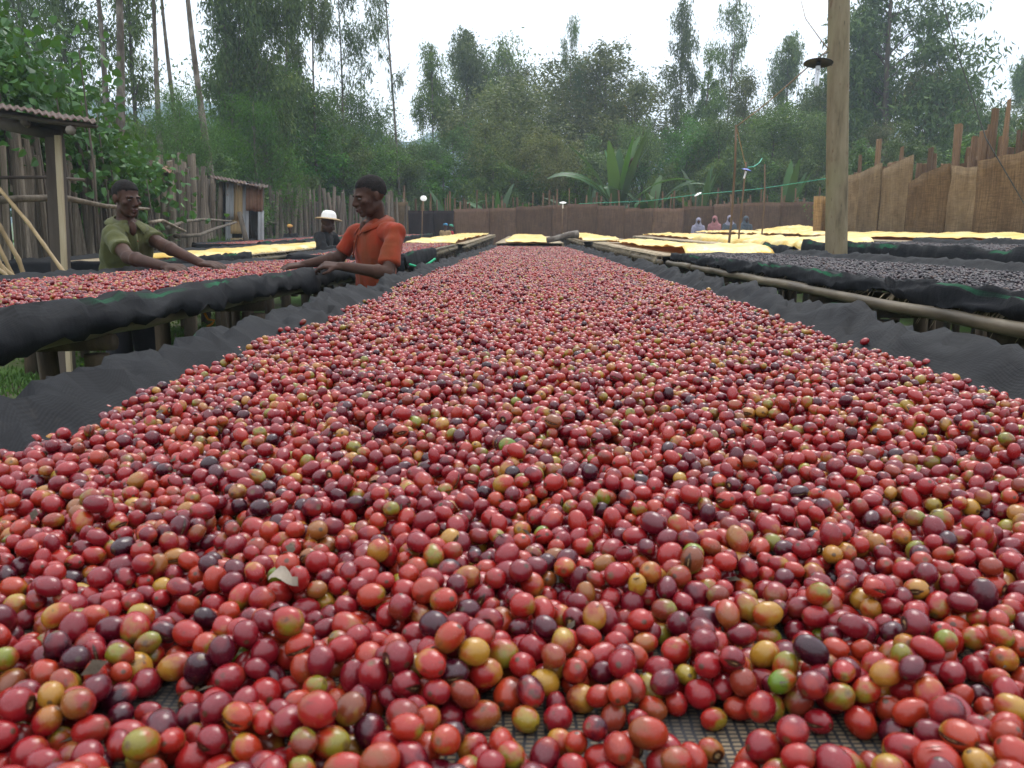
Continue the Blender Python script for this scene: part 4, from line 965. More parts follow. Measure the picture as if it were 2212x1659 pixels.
# ---------------------------------------------------------------- enset plants
def blade(L, Wd, a, el, bend, seed):
    V = []; F_ = []; n = 11; p = Vector((0, 0, 0)); d = Vector((math.cos(a) * math.cos(el), math.sin(a) * math.cos(el), math.sin(el))); side = Vector((-math.sin(a), math.cos(a), 0))
    tw = random.uniform(-.7, .7); e = el; 
    for k in range(n + 1):
        t_ = k / n; w = Wd * .5 * max(.07, (math.sin(PI * min(1, max(0, (t_ - .12) / .9)) ** .8) ** .7 if t_ > .12 else 0))
        d = Vector((math.cos(a) * math.cos(e), math.sin(a) * math.cos(e), math.sin(e))); up = d.cross(side).normalized() * -1
        s2 = (side * math.cos(tw) + up * math.sin(tw)).normalized(); u2 = d.cross(s2)
        for q, (f_, h_) in enumerate(((-1, .16), (-.5, .12), (0, 0), (.5, .12), (1, .16))):
            V.append(p + s2 * w * f_ * (1 + .07 * n1(k * 1.7 + seed, f_)) + u2 * w * h_ * (1 if abs(f_) < 1 else .7 + .8 * n1(k * 2.1, seed + f_)))
        p = p + d * L / n; e -= bend / n * (.4 + 1.4 * t_)
    F_ = [[k * 5 + q, k * 5 + q + 1, k * 5 + q + 6, k * 5 + q + 5] for k in range(n) for q in range(4)]
    return V, F_
def enset(px, ytop, Y, label, nl, big=1.0, seed=0):
    p = at(px, 500, Y); gz = ground_z(p.x, p.y); H = at(px, ytop, Y).z - gz; r = empty('enset_plant', (p.x, p.y, gz), label, 'banana plant', 'enset plants behind the back screen')
    th = H * .34; MB().tube([(p.x, p.y, gz), (p.x, p.y, gz + th * .6), (p.x, p.y, gz + th)], [.26 * big, .19 * big, .11 * big], 10, jit=.04).build('stem', M['ensetstem'], r)
    rd = random.Random(seed)
    for k in range(nl):
        a = k * 2.4 + rd.uniform(-.3, .3); el = rd.uniform(1.08, 1.52) if k < nl * .75 else rd.uniform(.85, 1.1); L = H * .70 * rd.uniform(.75, 1.05); V, F_ = blade(L, .36 * big * rd.uniform(.75, 1.2), a, el, rd.uniform(.8, 2.0) if el < 1.15 else rd.uniform(.05, .6), k + seed)
        b = Vector((p.x, p.y - .1, gz + th * .93)); me = mesh_np('leaf', [b + v for v in V], F_, M['ensetleaf'], True, {'rnd': ('FLOAT', 'POINT', np.full(len(V), rd.random()))}); link('leaf', me, r)
        V, F_ = [], []
M['ensetstem'] = rough_mat('enset_stem', [(.3, (.04, .05, .025)), (.7, (.11, .13, .06))], 4, (2, 2, .3), .7, .3)
enset(1333, 278, 31.6, 'large enset plant with upright blades and a brown seed head beside it', 15, 1.35, 3)
enset(1400, 330, 31.8, 'shorter enset plant just right of the largest one', 8, 1.05, 4)
enset(1512, 350, 32, 'enset plant left of the leaning sticks', 7, 1.0, 5)
enset(1262, 385, 31.6, 'small enset sprout left of the largest one', 5, .7, 6)
enset(1075, 385, 31.8, 'half hidden enset plant above the middle screen panels', 6, .8, 7)
enset(975, 390, 31.6, 'enset leaves over the first brown screen panels', 6, .8, 8)
enset(1690, 335, 32.5, 'tall enset plant just left of the pole', 7, 1.0, 9)
p = at(1368, 355, 31.4); q = MB()
for k in range(9): q.ell(p + Vector((random.uniform(-.16, .16), random.uniform(-.1, .1), random.uniform(-.14, .14))), (.09, .09, .1), nu=7, nv=5)
tag(q.build('seed_head', rough_mat('seed_head_skin', [(.3, (.05, .02, .02)), (.7, (.12, .05, .05))], 10)), 'brown enset seed head right of the tallest blades', 'seed head')

# ---------------------------------------------------------------- fences of stakes
STK = []
for k in range(8):
    q = MB(); rr = .5; pts = [(0, 0, z_) for z_ in (0, .3, .6, .85, 1)]; q.tube(pts, [1, .97, .95, .93, .9 if k % 5 else .7], 7, jit=.12)
    for v_ in q.v: v_.x += 1.1 * n1(k * 3.1, v_.z * 1.6); v_.y += 1.1 * n1(k * 3.1 + 9, v_.z * 1.6); v_.z += (.012 * n1(v_.x * 2, v_.y * 2, k) if v_.z > .9 else 0)
    STK.append(q)
STKM = {m: [q.mesh('stake', M[m], False) for q in STK] for m in ('stake', 'stake_far')}
def stake(parent, x, y, h, rad, mat='stake', lean=(0, 0), gz=None):
    z0 = (ground_z(x, y) if gz is None else gz) - .05
    return link('stake', STKM[mat][random.randrange(8)], parent, (x, y, z0), (lean[0], lean[1], random.random() * 6), (rad, rad, h + .05))
def fence(label, path, n, hfun, rad, mat='stake', lean=.05, rails=True, two=False):
    a = Vector((*path[0], 0)); r = empty('stake_fence', (a.x, a.y, ground_z(a.x, a.y)), label, 'fence')
    seg = [Vector((*p, 0)) for p in path]; ln = [0]
    for i in range(1, len(seg)): ln.append(ln[-1] + (seg[i] - seg[i - 1]).length)
    def pt(t_):
        d = t_ * ln[-1]
        for i in range(1, len(seg)):
            if d <= ln[i] or i == len(seg) - 1: return seg[i - 1].lerp(seg[i], (d - ln[i - 1]) / (ln[i] - ln[i - 1]))
    for k in range(n):
        t_ = (k + random.uniform(-.35, .35)) / n; t_ = min(1, max(0, t_)); p = pt(t_); off = random.uniform(-.06, .06)
        stake(r, p.x + off, p.y + random.uniform(-.05, .05), (hfun(t_) - .8 * max(0, ground_z(p.x, p.y) - .15)) * random.uniform(.86, 1.13), rad * random.uniform(.55, 1.35), mat, (random.gauss(0, lean), random.gauss(0, lean)))
    return r, pt
g1 = max
fr, fpt = fence('tall fence of weathered grey stakes along the left side behind the men', [(-5.15, 6.6), (-5.45, 9), (-5.9, 13), (-6.75, 17.9)], 165, lambda t_: 2.25 - .15 * t_ + .3 * n1(t_ * 14), .043)
def rail(parent, pts, rad, mat, name='rail'): return MB().tube(pts, rad, 8, jit=.08, flat=.7).build(name, mat, parent)
rail(fr, [at(x_, y_, Y_) + Vector((.0, -.12, 0)) for x_, y_, Y_ in ((-30, 437, 7.9), (60, 430, 8.2), (150, 428, 8.7), (240, 446, 9.2), (330, 452, 10.2))], [.055, .05, .045, .035, .025], M['stake'])
rail(fr, [at(x_, y_, Y_) for x_, y_, Y_ in ((-20, 384, 7.6), (90, 383, 7.9), (180, 388, 8.3))], .022, M['beamdark'])
for pl, rr in (([(362, 492, 11.4), (400, 478, 12.6), (440, 474, 13.6), (500, 478, 15.8)], .04), ([(380, 510, 11.8), (430, 508, 13), (470, 492, 14.6), (510, 480, 16)], .045), ([(325, 480, 10.4), (350, 476, 11), (400, 500, 12)], .03)):
    rail(fr, [at(*q_) for q_ in pl], [rr, rr * .9, rr * .8, rr * .6][:len(pl)], M['stake'])
fr2, fpt2 = fence('far fence of pale pointed stakes right of the tin shed', [(-7.55, 24), (-6.2, 26.5), (-4.3, 30.2)], 85, lambda t_: 2.25 + .12 * n1(t_ * 20), .06, lean=.09)
for pl in ([(572, 478, 23.7), (620, 486, 25), (700, 476, 26.5), (780, 478, 28), (800, 480, 28.6)], [(600, 488, 24.6), (640, 478, 25.6), (680, 482, 26.3)]):
    rail(fr2, [at(*q_) for q_ in pl], .045, M['stake'])
# right fence: taller dark stakes behind hessian
def rf_h(t_): return 2.75 - .55 * t_ + .3 * n1(t_ * 25) + (.35 if t_ < .35 else 0)
fr3, fpt3 = fence('tall uneven brown stakes standing up behind the hessian panels', [(7.4, 9.5), (7.35, 14), (7.4, 19)], 84, rf_h, .06, 'stake_far', .025)
for px, yt, Y, rr in ((2073, 268, 13, .07), (2105, 295, 12.6, .05), (2122, 283, 12.4, .06), (2150, 235, 12, .06), (2183, 215, 11.7, .04), (1860, 335, 17, .05), (1900, 300, 16.3, .06), (1953, 318, 15.3, .05), (2010, 320, 14.4, .05)):
    p = at(px, yt, 7.36 * Y / at(px, 500, Y).x); stake(fr3, p.x, p.y, p.z - ground_z(p.x, p.y), rr, 'stake_far')
# back fence stakes behind the screen
fr4, fpt4 = fence('row of thin stakes showing above the long back screen', [(-4.5, 30.9), (3, 31), (11.5, 30.8)], 96, lambda t_: 2.36 + .14 * n1(t_ * 40), .035, 'stake_far', .04)

# ---------------------------------------------------------------- woven panels
def panel(parent, A, B_, ztopA, ztopB, mat, bulge=.05, seed=0, zbot=.35, name='screen_panel'):
    n, m = 14, 12; V = []
    A = Vector(A); B_ = Vector(B_); t_ = (B_ - A).normalized(); nn = Vector((t_.y, -t_.x, 0))
    for j in range(m + 1):
        for i in range(n + 1):
            u = i / n; w = j / m; p = A.lerp(B_, u); zt = ztopA + (ztopB - ztopA) * u + .03 * n1(u * 4, seed) + .012 * n1(u * 17, seed)
            o_ = bulge * (math.sin(PI * u) * .8 + n1(u * 3, w * 2, seed) + .25 * n1(u * 9, w * 3, seed))
            sk = .05 * n1(w * 3, seed + 7) * (1 if u in (0, 1) else .5)
            V.append(p + nn * o_ + t_ * sk + Vector((0, 0, zbot + (zt - zbot) * w)))
    w_ = n + 1; f = np.array([[j * w_ + i, j * w_ + i + 1, (j + 1) * w_ + i + 1, (j + 1) * w_ + i] for j in range(m) for i in range(n)])
    o = link(name, mesh_np(name, V, f, mat), parent); md = o.modifiers.new('t', 'SOLIDIFY'); md.thickness = .012; return o
r = empty('hessian_screen', (6.9, 14, 0), 'sagging tan hessian panels hung along the right fence', 'screen')
hp = [(2225, 318, 2100, 348, 11.2, 'hessd', -.03), (2112, 362, 2032, 357, 12.3, 'hess', .06), (2040, 352, 1955, 396, 13.2, 'hessd', .07), (1960, 334, 1892, 372, 14.4, 'hess', .04), (1895, 352, 1850, 374, 15.6, 'hess', .04), (1852, 374, 1818, 380, 16.6, 'hess', .04), (1822, 380, 1782, 402, 17.8, 'hess', .03)]
for k, (xa, ya, xb, yb, Y, m_, bl) in enumerate(hp):
    X0 = 6.8 + (.05 if k % 2 else 0)
    # walk along x = X0: depth from picture column
    Ya = X0 * Y / at(xa, 500, Y).x; Yb = X0 * Y / at(xb, 500, Y).x
    panel(r, (X0, Ya, 0), (X0, Yb, 0), at(xa, ya, Ya).z, at(xb, yb, Yb).z, M[m_], -bl, k * 3 + 1, name='hessian_panel')
# rolled mat edge at the corner
p = at(1772, 480, 18.9); q = MB()
V = []
for j in range(13):
    for i in range(15):
        a = i / 14 * 4.6; rr = .13 - .012 * i / 14 + .05 * (j / 12); V.append(p + Vector((rr * math.cos(a), rr * math.sin(a), -p.z + .4 + (at(1770, 424, 18.9).z - .4) * j / 12)))
f = [[j * 15 + i, j * 15 + i + 1, (j + 1) * 15 + i + 1, (j + 1) * 15 + i] for j in range(12) for i in range(14)]
o = link('rolled_mat', mesh_np('rolled_mat', V, f, hessian('banded_mat', (.30, .17, .06), (.45, .28, .13)))); tag(o, 'rolled banded straw mat standing at the end of the hessian fence', 'mat'); md = o.modifiers.new('t', 'SOLIDIFY'); md.thickness = .015
# back screen
r = empty('back_screen', (3, 30, 0), 'long screen of brown and dark cloth panels closing the far end', 'screen')
bx = [(842, 436, 881, 437, 'hess'), (878, 455, 938, 455, 'hess3'), (936, 455, 981, 455, 'hess3'), (979, 452, 1058, 450, 'hess2'), (1056, 450, 1115, 449, 'hess2'), (1113, 447, 1195, 444, 'hess2'), (1193, 443, 1225, 443, 'hess2'), (1223, 441, 1292, 440, 'hess2'), (1290, 445, 1350, 444, 'hess2'), (1348, 450, 1412, 450, 'hess2'), (1410, 450, 1478, 450, 'hess2'),
      (1476, 446, 1545, 445, 'hess2'), (1543, 441, 1608, 440, 'hess2'), (1606, 438, 1690, 437, 'hess2'), (1688, 437, 1790, 436, 'hess2'), (1788, 430, 1880, 430, 'hess2')]
for k, (xa, ya, xb, yb, m_) in enumerate(bx):
    A = at(xa, ya, 30.0 + .03 * (k % 2)); B_ = at(xb, yb, 30.0 + .03 * (k % 2)); panel(r, (A.x, A.y, 0), (B_.x, B_.y, 0), A.z, B_.z, M[m_], .05, k * 5)

# ---------------------------------------------------------------- tin shed
SY = 18.6
def corr(name, A, B_, C_, D_, mat, parent, amp=.012, pitch=.076):
    "corrugated sheet between edges A-B (low) and D-C (high); waves run from A to B"
    A, B_, C_, D_ = map(Vector, (A, B_, C_, D_)); L = (B_ - A).length; n = max(8, int(L / pitch * 6)); m = 4; nn = (B_ - A).cross(D_ - A).normalized(); V = []
    for j in range(m + 1):
        for i in range(n + 1):
            u = i / n; w = j / m; p = A.lerp(B_, u).lerp(D_.lerp(C_, u), w); V.append(p + nn * (amp * math.sin(u * L / pitch * 2 * PI) + .012 * n1(u * 3, w * 3, L)))
    f = np.array([[j * (n + 1) + i, j * (n + 1) + i + 1, (j + 1) * (n + 1) + i + 1, (j + 1) * (n + 1) + i] for j in range(m) for i in range(n)])
    o = link(name, mesh_np(name, V, f, mat), parent); md = o.modifiers.new('t', 'SOLIDIFY'); md.thickness = .004; return o
def tin(name, a, b_, c, rust):
    t = NT(name); v = t.n('TexCoord').outputs['Object']; st = t.noise(t.scaled(v, (1, 1, .12)), 5, 5, .7); n_ = t.noise(v, 2.4, 5, .65)
    col = t.mix(t.ramp(st, [(.35, 0.0), (.65, 1.0)]), a, b_); col = t.mix(t.ramp(n_, [(.62 - rust, 0.0), (.72 - rust * .4, 1.0)]), col, c)
    return t.fin(t.pr(Base_Color=col, Roughness=.75, Metallic=.05, Normal=t.bump(n_, .3, .01)))
M['tin_grey'] = tin('grey_tin', (.24, .25, .26), (.36, .37, .38), (.2, .1, .05), .0)
M['tin_tan'] = tin('buff_tin', (.30, .20, .09), (.42, .31, .16), (.2, .09, .04), .05)
M['tin_rust'] = tin('rusty_tin', (.17, .085, .05), (.26, .15, .095), (.14, .055, .025), .2)
M['tin_red'] = tin('red_rust_roof', (.05, .022, .014), (.10, .046, .028), (.035, .018, .012), .2)
M['dark_in'] = rough_mat('dark_interior_fill', [(.3, (.01, .008, .006)), (.7, (.03, .022, .016))], 6)
r = empty('tin_shed', at(525, 535, SY), 'small shed patched from grey, buff and rusty corrugated tin with an open doorway', 'shed')
def wallp(x0_, x1_, y0_, y1_, mat, dy=0.0, name='tin_panel', y0b=None):
    return corr(name, at(x0_, y1_, SY - dy), at(x1_, y1_, SY - dy), at(x1_, y0b if y0b is not None else y0_, SY - dy), at(x0_, y0_, SY - dy), mat, r)
wallp(487, 501, 392, 560, M['tin_grey'], .02); wallp(500, 524, 393, 478, M['tin_tan'], .06); wallp(498, 524, 476, 505, M['tin_tan'], .05); wallp(488, 505, 396, 474, M['tin_grey'], .09)
wallp(523, 537, 396, 560, M['tin_grey'], .03); wallp(531, 549, 398, 455, M['tin_rust'], .1); wallp(548, 567, 401, 457, M['tin_rust'], .08, y0b=403); wallp(557, 570, 455, 565, M['tin_grey'], .06)
wallp(499, 525, 520, 562, M['tin_grey'], .05)
q = MB(); a = at(487, 560, SY + .1); b = at(568, 398, SY + 1.1); q.box((a.x, SY + .9, a.z), (b.x, SY + .95, b.z)); q.box((a.x, SY + .08, a.z), (a.x + .04, SY + .9, b.z)); q.box((b.x - .04, SY + .08, a.z), (b.x, SY + .9, b.z)); q.build('back_wall', M['dark_in'], r, False)
a = at(541, 565, SY + .12); b = at(557, 455, SY + .12); MB().box((a.x, a.y, a.z), (b.x, a.y + .04, b.z)).build('door', M['dark_in'], r, False)  # near-black panel stands in for the shade inside the open doorway
for x_ in (528, 565): MB().tube([at(x_, 565, SY + .03), at(x_ + 1, 398, SY + .03)], .045, 7).build('door_post', M['stake'], r)
a = at(500, 520, SY - .1); b = at(524, 514, SY - .1); MB().box((a.x, a.y - .05, a.z), (b.x, a.y + .1, b.z)).build('hatch_sill', M['tin_tan'], r, False)
corr('roof_sheet', at(455, 384, SY - .55), at(578, 406, SY - .35), at(580, 400, SY + 1.2), at(452, 377, SY + 1.2), M['tin_red'], r)
for x_, y_ in ((462, 390), (515, 396), (562, 404)): MB().tube([at(x_, y_ + 2, SY - .45), at(x_, y_ - 2, SY + 1.1)], .035, 6).build('roof_pole', M['stake'], r)
for pl in ([(517, 458, 18.2), (543, 565, 18.0)], [(462, 510, 18.1), (500, 550, 18)], [(478, 392, 18.5), (470, 560, 18.4)]):
    tag(MB().tube([at(*q_) for q_ in pl], [.05, .06], 8, jit=.08).build('leaning_pole', M['stake']), {517: 'knotty pole leaning on the shed beside its doorway', 462: 'slanting branch prop at the foot of the shed wall', 478: 'upright pole under the left end of the shed roof'}[pl[0][0]], 'pole')
# second tin roof peeping over the fence
r = empty('tin_roof_shelter', at(360, 380, 13.5), 'grey tin roof corner peeping over the fence among leaves', 'shelter')
corr('roof_sheet', at(315, 367, 12.8), at(375, 373, 12.8), at(372, 362, 14.4), at(318, 356, 14.4), M['tin_rust'], r); 
for x_ in (322, 352, 368): MB().tube([at(x_, 374, 13), at(x_ + 3, 520, 13)], .05, 7, jit=.07).build('post', M['stake'], r)

# ---------------------------------------------------------------- open tin shelter at left
r = empty('tin_shelter', at(125, 600, 6.6), 'open shelter corner with rusty corrugated roof on a thick two-tone post', 'shelter')
q = MB(); 
def slab(xl0, xr0, xl1, xr1, y0_, y1_, Y, d, name, mat):
    m_ = MB(); rows = []
    n_ = 10
    for k in range(n_ + 1):
        t_ = k / n_; xa = xl0 + (xl1 - xl0) * t_ + 1.2 * n1(t_ * 4, xl0); xb = xr0 + (xr1 - xr0) * t_ + 1.5 * n1(t_ * 5, xr0); yy = y0_ + (y1_ - y0_) * t_
        A = at(xa, yy, Y); B_ = at(xb, yy, Y); rows.append([A, B_, B_ + Vector((0, d, 0)), A + Vector((0, d, 0))])
    V = [p for r_ in rows for p in r_]; F_ = [[i * 4 + k, i * 4 + (k + 1) % 4, (i + 1) * 4 + (k + 1) % 4, (i + 1) * 4 + k] for i in range(n_) for k in range(4)] + [[0, 1, 2, 3], [n_ * 4 + 3, n_ * 4 + 2, n_ * 4 + 1, n_ * 4]]
    m_.add(V, F_); return m_.build(name, mat, r, False)
slab(96, 118, 122, 146, 296, 830, 6.6, .14, 'post', M['beamdark']); slab(117, 128, 145, 155, 292, 830, 6.56, .03, 'post_face', M['beampale'])
MB().tube([at(-40, 258, 6.7), at(60, 278, 6.7), at(130, 293, 6.7)], [.05, .05, .048], 10, jit=.05).build('beam', M['beamdark'], r)
MB().tube([at(-40, 240, 6.9), at(70, 262, 6.9), at(158, 279, 6.9)], [.055, .052, .05], 10, jit=.05).build('beam', M['beamdark'], r)
MB().tube([at(52, 262, 6.3), at(58, 268, 6.4), at(62, 262, 8.0)], [.028] * 3, 8).build('rafter', M['bark'], r)
MB().tube([at(152, 281, 6.3), at(152, 281, 6.35), at(160, 268, 8.0)], [.035] * 3, 8).build('rafter', M['bark'], r)
corr('roof_sheet', at(-60, 222, 6.15), at(98, 247, 6.2), at(96, 240, 8.2), at(-60, 214, 8.2), M['tin_red'], r, .009, .05)
corr('roof_sheet', at(80, 246, 6.25), at(212, 266, 6.3), at(206, 258, 8.2), at(80, 238, 8.2), M['tin_red'], r, .009, .05)
MB().box(at(-60, 236, 6.3), at(212, 232, 6.33) + Vector((0, 0, 0))) 
MB().tube([at(-60, 238, 6.32), at(110, 262, 6.34), at(208, 272, 6.36)], [.05, .045, .04], 4, flat=.5).build('fascia_board', M['beamdark'], r)
GB = 'bamboo poles leaning at the lower left'
for k, (pl, lab) in enumerate([([(-30, 375, 6.2), (60, 480, 6.1), (119, 562, 6.0)], 'longest golden bamboo pole slanting down across the thick post'), ([(-20, 455, 5.9), (40, 560, 5.9), (62, 625, 5.9)], 'bamboo pole standing steeply left of the thick post'), ([(-20, 495, 5.8), (25, 590, 5.8), (40, 640, 5.8)], 'second steep bamboo pole at the left edge'), ([(-30, 540, 5.7), (20, 590, 5.7), (60, 612, 5.7)], 'low slanting bamboo pole just over the netting'), ([(-30, 560, 5.5), (20, 600, 5.5), (45, 620, 5.5)], 'lowest bamboo pole near the left edge'), ([(-25, 520, 5.6), (10, 590, 5.6), (22, 640, 5.6)], 'short bamboo pole crossing the others at the left edge')]):
    P3 = [at(*q_) for q_ in pl]; P3[-1] = P3[-1] + (P3[-1] - P3[-2]) * .8; pts = []; rad = []
    for i in range(25):
        t_ = i / 24 * (len(P3) - 1); j = min(len(P3) - 2, int(t_)); pts.append(P3[j].lerp(P3[j + 1], t_ - j)); rad.append((.013 + .003 * (k == 1)) * (1.2 if i % 4 == 0 else 1))
    tag(MB().tube(pts, rad, 8).build('bamboo_pole', M['bamboo_pale']), lab, 'bamboo pole', GB)

# ---------------------------------------------------------------- utility pole, lamps, sticks, wires
def pole_mat():
    t = NT('treated_pole_wood'); v = t.n('TexCoord').outputs['Object']
    n_ = t.noise(t.scaled(v, (1, 1, .18)), 9, 5, .65); fine = t.noise(t.scaled(v, (6, 6, .3)), 16, 3, .6); green = t.noise(t.scaled(v, (1, 1, .4)), 2.2, 3)
    col = t.ramp(n_, [(.28, (0.0780, 0.0585, 0.0351)), (.45, (0.1716, 0.1365, 0.0819)), (.62, (0.2262, 0.1833, 0.1170)), (.8, (0.1326, 0.1170, 0.0624))])
    col = t.mix(t.ramp(green, [(.45, 0.0), (.65, .5)]), col, (.16, .17, .075))
    col = t.mix(t.ramp(t.noise(t.scaled(v, (8, 8, .7)), 9, 2), [(.68, 0.0), (.74, .85)]), col, (.03, .02, .015))
    col = t.mix(t.ramp(t.noise(t.scaled(v, (1, 1, .35)), 20, 3), [(.63, 0.0), (.7, .6)]), col, (.10, .045, .02))
    return t.fin(t.pr(Base_Color=col, Roughness=.75, Normal=t.bump(fine, .5, .006, t.bump(n_, .4, .01)), Specular_IOR_Level=.2))
M['pole'] = pole_mat()
PY = 8.2
base = at(1806, 560, PY); top = at(1813, -60, PY); gz = ground_z(base.x, PY); foot = base + (base - top).normalized() * ((base.z - gz) / ((top - base).normalized().z) + .1)
pts = [foot.lerp(top, t_) for t_ in np.linspace(0, 1, 40)]
r = empty('utility_pole', (foot.x, foot.y, gz), 'thick round wooden utility pole rising out of frame at right', 'pole')
MB().tube(pts, [.106 - .011 * k / 39 + .0015 * n1(k * .7) for k in range(40)], 28).build('shaft', M['pole'], r)
M['blackpl'] = rough_mat('black_enamel', [(.3, (.008, .009, .016)), (.7, (.02, .022, .035))], 8, rough=.5, bump=.05, spec=.3)
M['bluepl'] = rough_mat('blue_enamel', [(.3, (.01, .05, .35)), (.7, (.02, .08, .45))], 8, rough=.3, bump=.05)
M['glass'] = rough_mat('frosted_tube_glass', [(.3, (.7, .72, .78)), (.7, (.82, .83, .87))], 8, rough=.15, bump=0, spec=.6)
M['wire'] = rough_mat('twisted_wire', [(.3, (.22, .15, .09)), (.7, (.34, .25, .16))], 30)
M['wiredk'] = rough_mat('dark_wire', [(.3, (.03, .035, .03)), (.7, (.07, .07, .06))], 30)
M['wiregr'] = rough_mat('green_wire', [(.3, (.05, .25, .16)), (.7, (.10, .4, .28))], 30)
def lathe(prof, c, name, mat, parent, tilt=(0, 0, 0), n=24):
    c = Vector(c); E_ = Euler(tilt).to_matrix(); V = [c + E_ @ Vector((r_ * math.cos(2 * PI * i / n), r_ * math.sin(2 * PI * i / n), z_)) for r_, z_ in prof for i in range(n)]
    F_ = [[j * n + i, j * n + (i + 1) % n, (j + 1) * n + (i + 1) % n, (j + 1) * n + i] for j in range(len(prof) - 1) for i in range(n)]
    return link(name, mesh_np(name, V, F_, mat), parent)
def lamp(px, py, Y, s_, mat, label, tilt=(0, 0, 0), tube=True, name='lamp'):
    c = at(px, py, Y); r_ = empty(name, c, label, 'lamp', 'lamps over the beds')
    lathe([(.001, .032 * s_), (.02 * s_, .03 * s_), (.045 * s_, .024 * s_), (.1 * s_, .004 * s_), (.152 * s_, -.012 * s_), (.158 * s_, -.018 * s_), (.148 * s_, -.02 * s_), (.09 * s_, -.006 * s_), (.03 * s_, -.004 * s_), (.001, -.004 * s_)], c, 'shade', mat, r_, tilt)
    E_ = Euler(tilt).to_matrix()
    lathe([(.024 * s_, 0), (.026 * s_, -.04 * s_), (.02 * s_, -.05 * s_), (.001, -.05 * s_)], c, 'socket', M['blackpl'], r_, tilt, 14)
    if tube:
        for dx in (-.014, .014): lathe([(.001, -.052 * s_), (.012 * s_, -.054 * s_), (.0125 * s_, -.255 * s_), (.009 * s_, -.268 * s_), (.001, -.272 * s_)], c + E_ @ Vector((dx * s_, 0, 0)), 'tube_bulb', M['glass'], r_, tilt, 12)
        lathe([(.001, -.05 * s_), (.027 * s_, -.052 * s_), (.026 * s_, -.085 * s_), (.02 * s_, -.09 * s_)], c, 'ballast', M['glass'], r_, tilt, 14)
    return r_
lamp(1768, 133, 7.75, .8, M['blackpl'], 'black disc lamp with a white tube bulb on the wooden pole', (R(-9), R(4), 0))
r = [o_ for o_ in bpy.data.objects if o_.name == 'lamp'][0]
MB().tube([at(1768, 128, 7.75), at(1774, 120, 7.8), at(1790, 113, 8.05)], .006, 6).build('bracket', M['beamdark'], r)
MB().tube([at(1782, 138, 7.8), at(1797, 141, 8.08)], .006, 6).build('bracket', M['beamdark'], r)
tag(MB().tube([at(1786, 110, 8.1), at(1762, 130, 7.9), at(1700, 185, 9.0), at(1650, 228, 9.9), at(1592, 272, 11)], .0062, 6).build('cable', M['wire']), 'twisted cable slanting from the pole lamp down to the stick top', 'cable')
tag(MB().tube([at(1790, 106, 8.1), at(1776, 90, 8.0), at(1740, 40, 8.3), at(1725, -20, 8.6)], [.006, .005, .004, .003], 5).build('cable', M['wire']), 'thin cable rising from the pole lamp to the top of the picture', 'cable')
sg = 'thin sticks holding the lamp cables'
def stick(pl, rad, label): return tag(MB().tube([at(*q_) for q_ in pl], rad, 7, jit=.06).build('lamp_stick', M['stickm']), label, 'stick', sg)
M['stickm'] = rough_mat('reddish_stick', [(.3, (.09, .055, .03)), (.7, (.17, .11, .065))], 9, (1, 1, .3))
stick([(1590, 270, 11), (1588, 360, 11), (1580, 480, 11), (1574, 530, 11), (1571, 600, 11)], [.013, .014, .016, .018, .02], 'tallest leaning stick carrying the cable left of the pole')
stick([(1612, 350, 15.5), (1606, 410, 15.5), (1597, 500, 15.5), (1594, 560, 15.5)], .017, 'stick holding the blue lamp behind the tallest stick')
stick([(1652, 355, 19), (1652, 430, 19), (1646, 505, 19), (1645, 550, 19)], .017, 'thin stick right of the blue lamp')
stick([(1290, 0, 14), (1290, 1, 14)], .001, 'x') if False else None
lamp(1613, 366, 15.3, .6, M['bluepl'], 'small blue lamp with white tube hanging near the leaning sticks', (R(6), R(14), 0))
tag(MB().tube([at(1591, 274, 11), at(1597, 300, 12), at(1606, 340, 14), at(1612, 362, 15.3)], .007, 6).build('cable', M['wire']), 'cable dropping from the stick top to the blue lamp', 'cable')
tag(MB().tube([at(1616, 361, 15.4), at(1628, 360, 16), at(1640, 352, 17), at(1646, 342, 18)], .010, 6).build('cable', M['wiregr']), 'pale green cable curling up right of the blue lamp', 'cable')
tag(MB().tube([at(1250, 440, 26), at(1400, 434, 25), at(1507, 420, 24), at(1640, 408, 21), at(1790, 385, 18)], .009, 5).build('cable', M['wiregr']), 'green cable strung above the back screen', 'cable')
tag(MB().tube([at(2035, 0, 11), at(2070, 120, 11), at(2130, 300, 10.6), at(2230, 470, 10)], .0075, 5).build('cable', M['wiredk']), 'dark stay wire slanting down across the hessian fence', 'cable')
M['disc'] = rough_mat('white_enamel', [(.3, (.68, .66, .6)), (.7, (.8, .79, .76))], 8, rough=.4, bump=0)
lamp(915, 428, 20, .5, M['disc'], 'white disc lamp on a thin stick right of the red shirt', (R(55), R(15), 0), False)
stick([(913, 432, 20.05), (912, 470, 20), (911, 515, 20), (911, 560, 20)], .014, 'thin stick under the white disc lamp beside the red shirt')
lamp(1216, 437, 26, .7, M['disc'], 'tiny white lamp above the middle of the back screen', (R(15), 0, 0), True); stick([(1215, 442, 26.1), (1214, 510, 26)], .014, 'thin stick under the tiny white lamp at the back')
lamp(1507, 419, 24, .7, M['disc'], 'white lamp shade on the green cable above the back screen', (R(10), R(-30), 0), False)

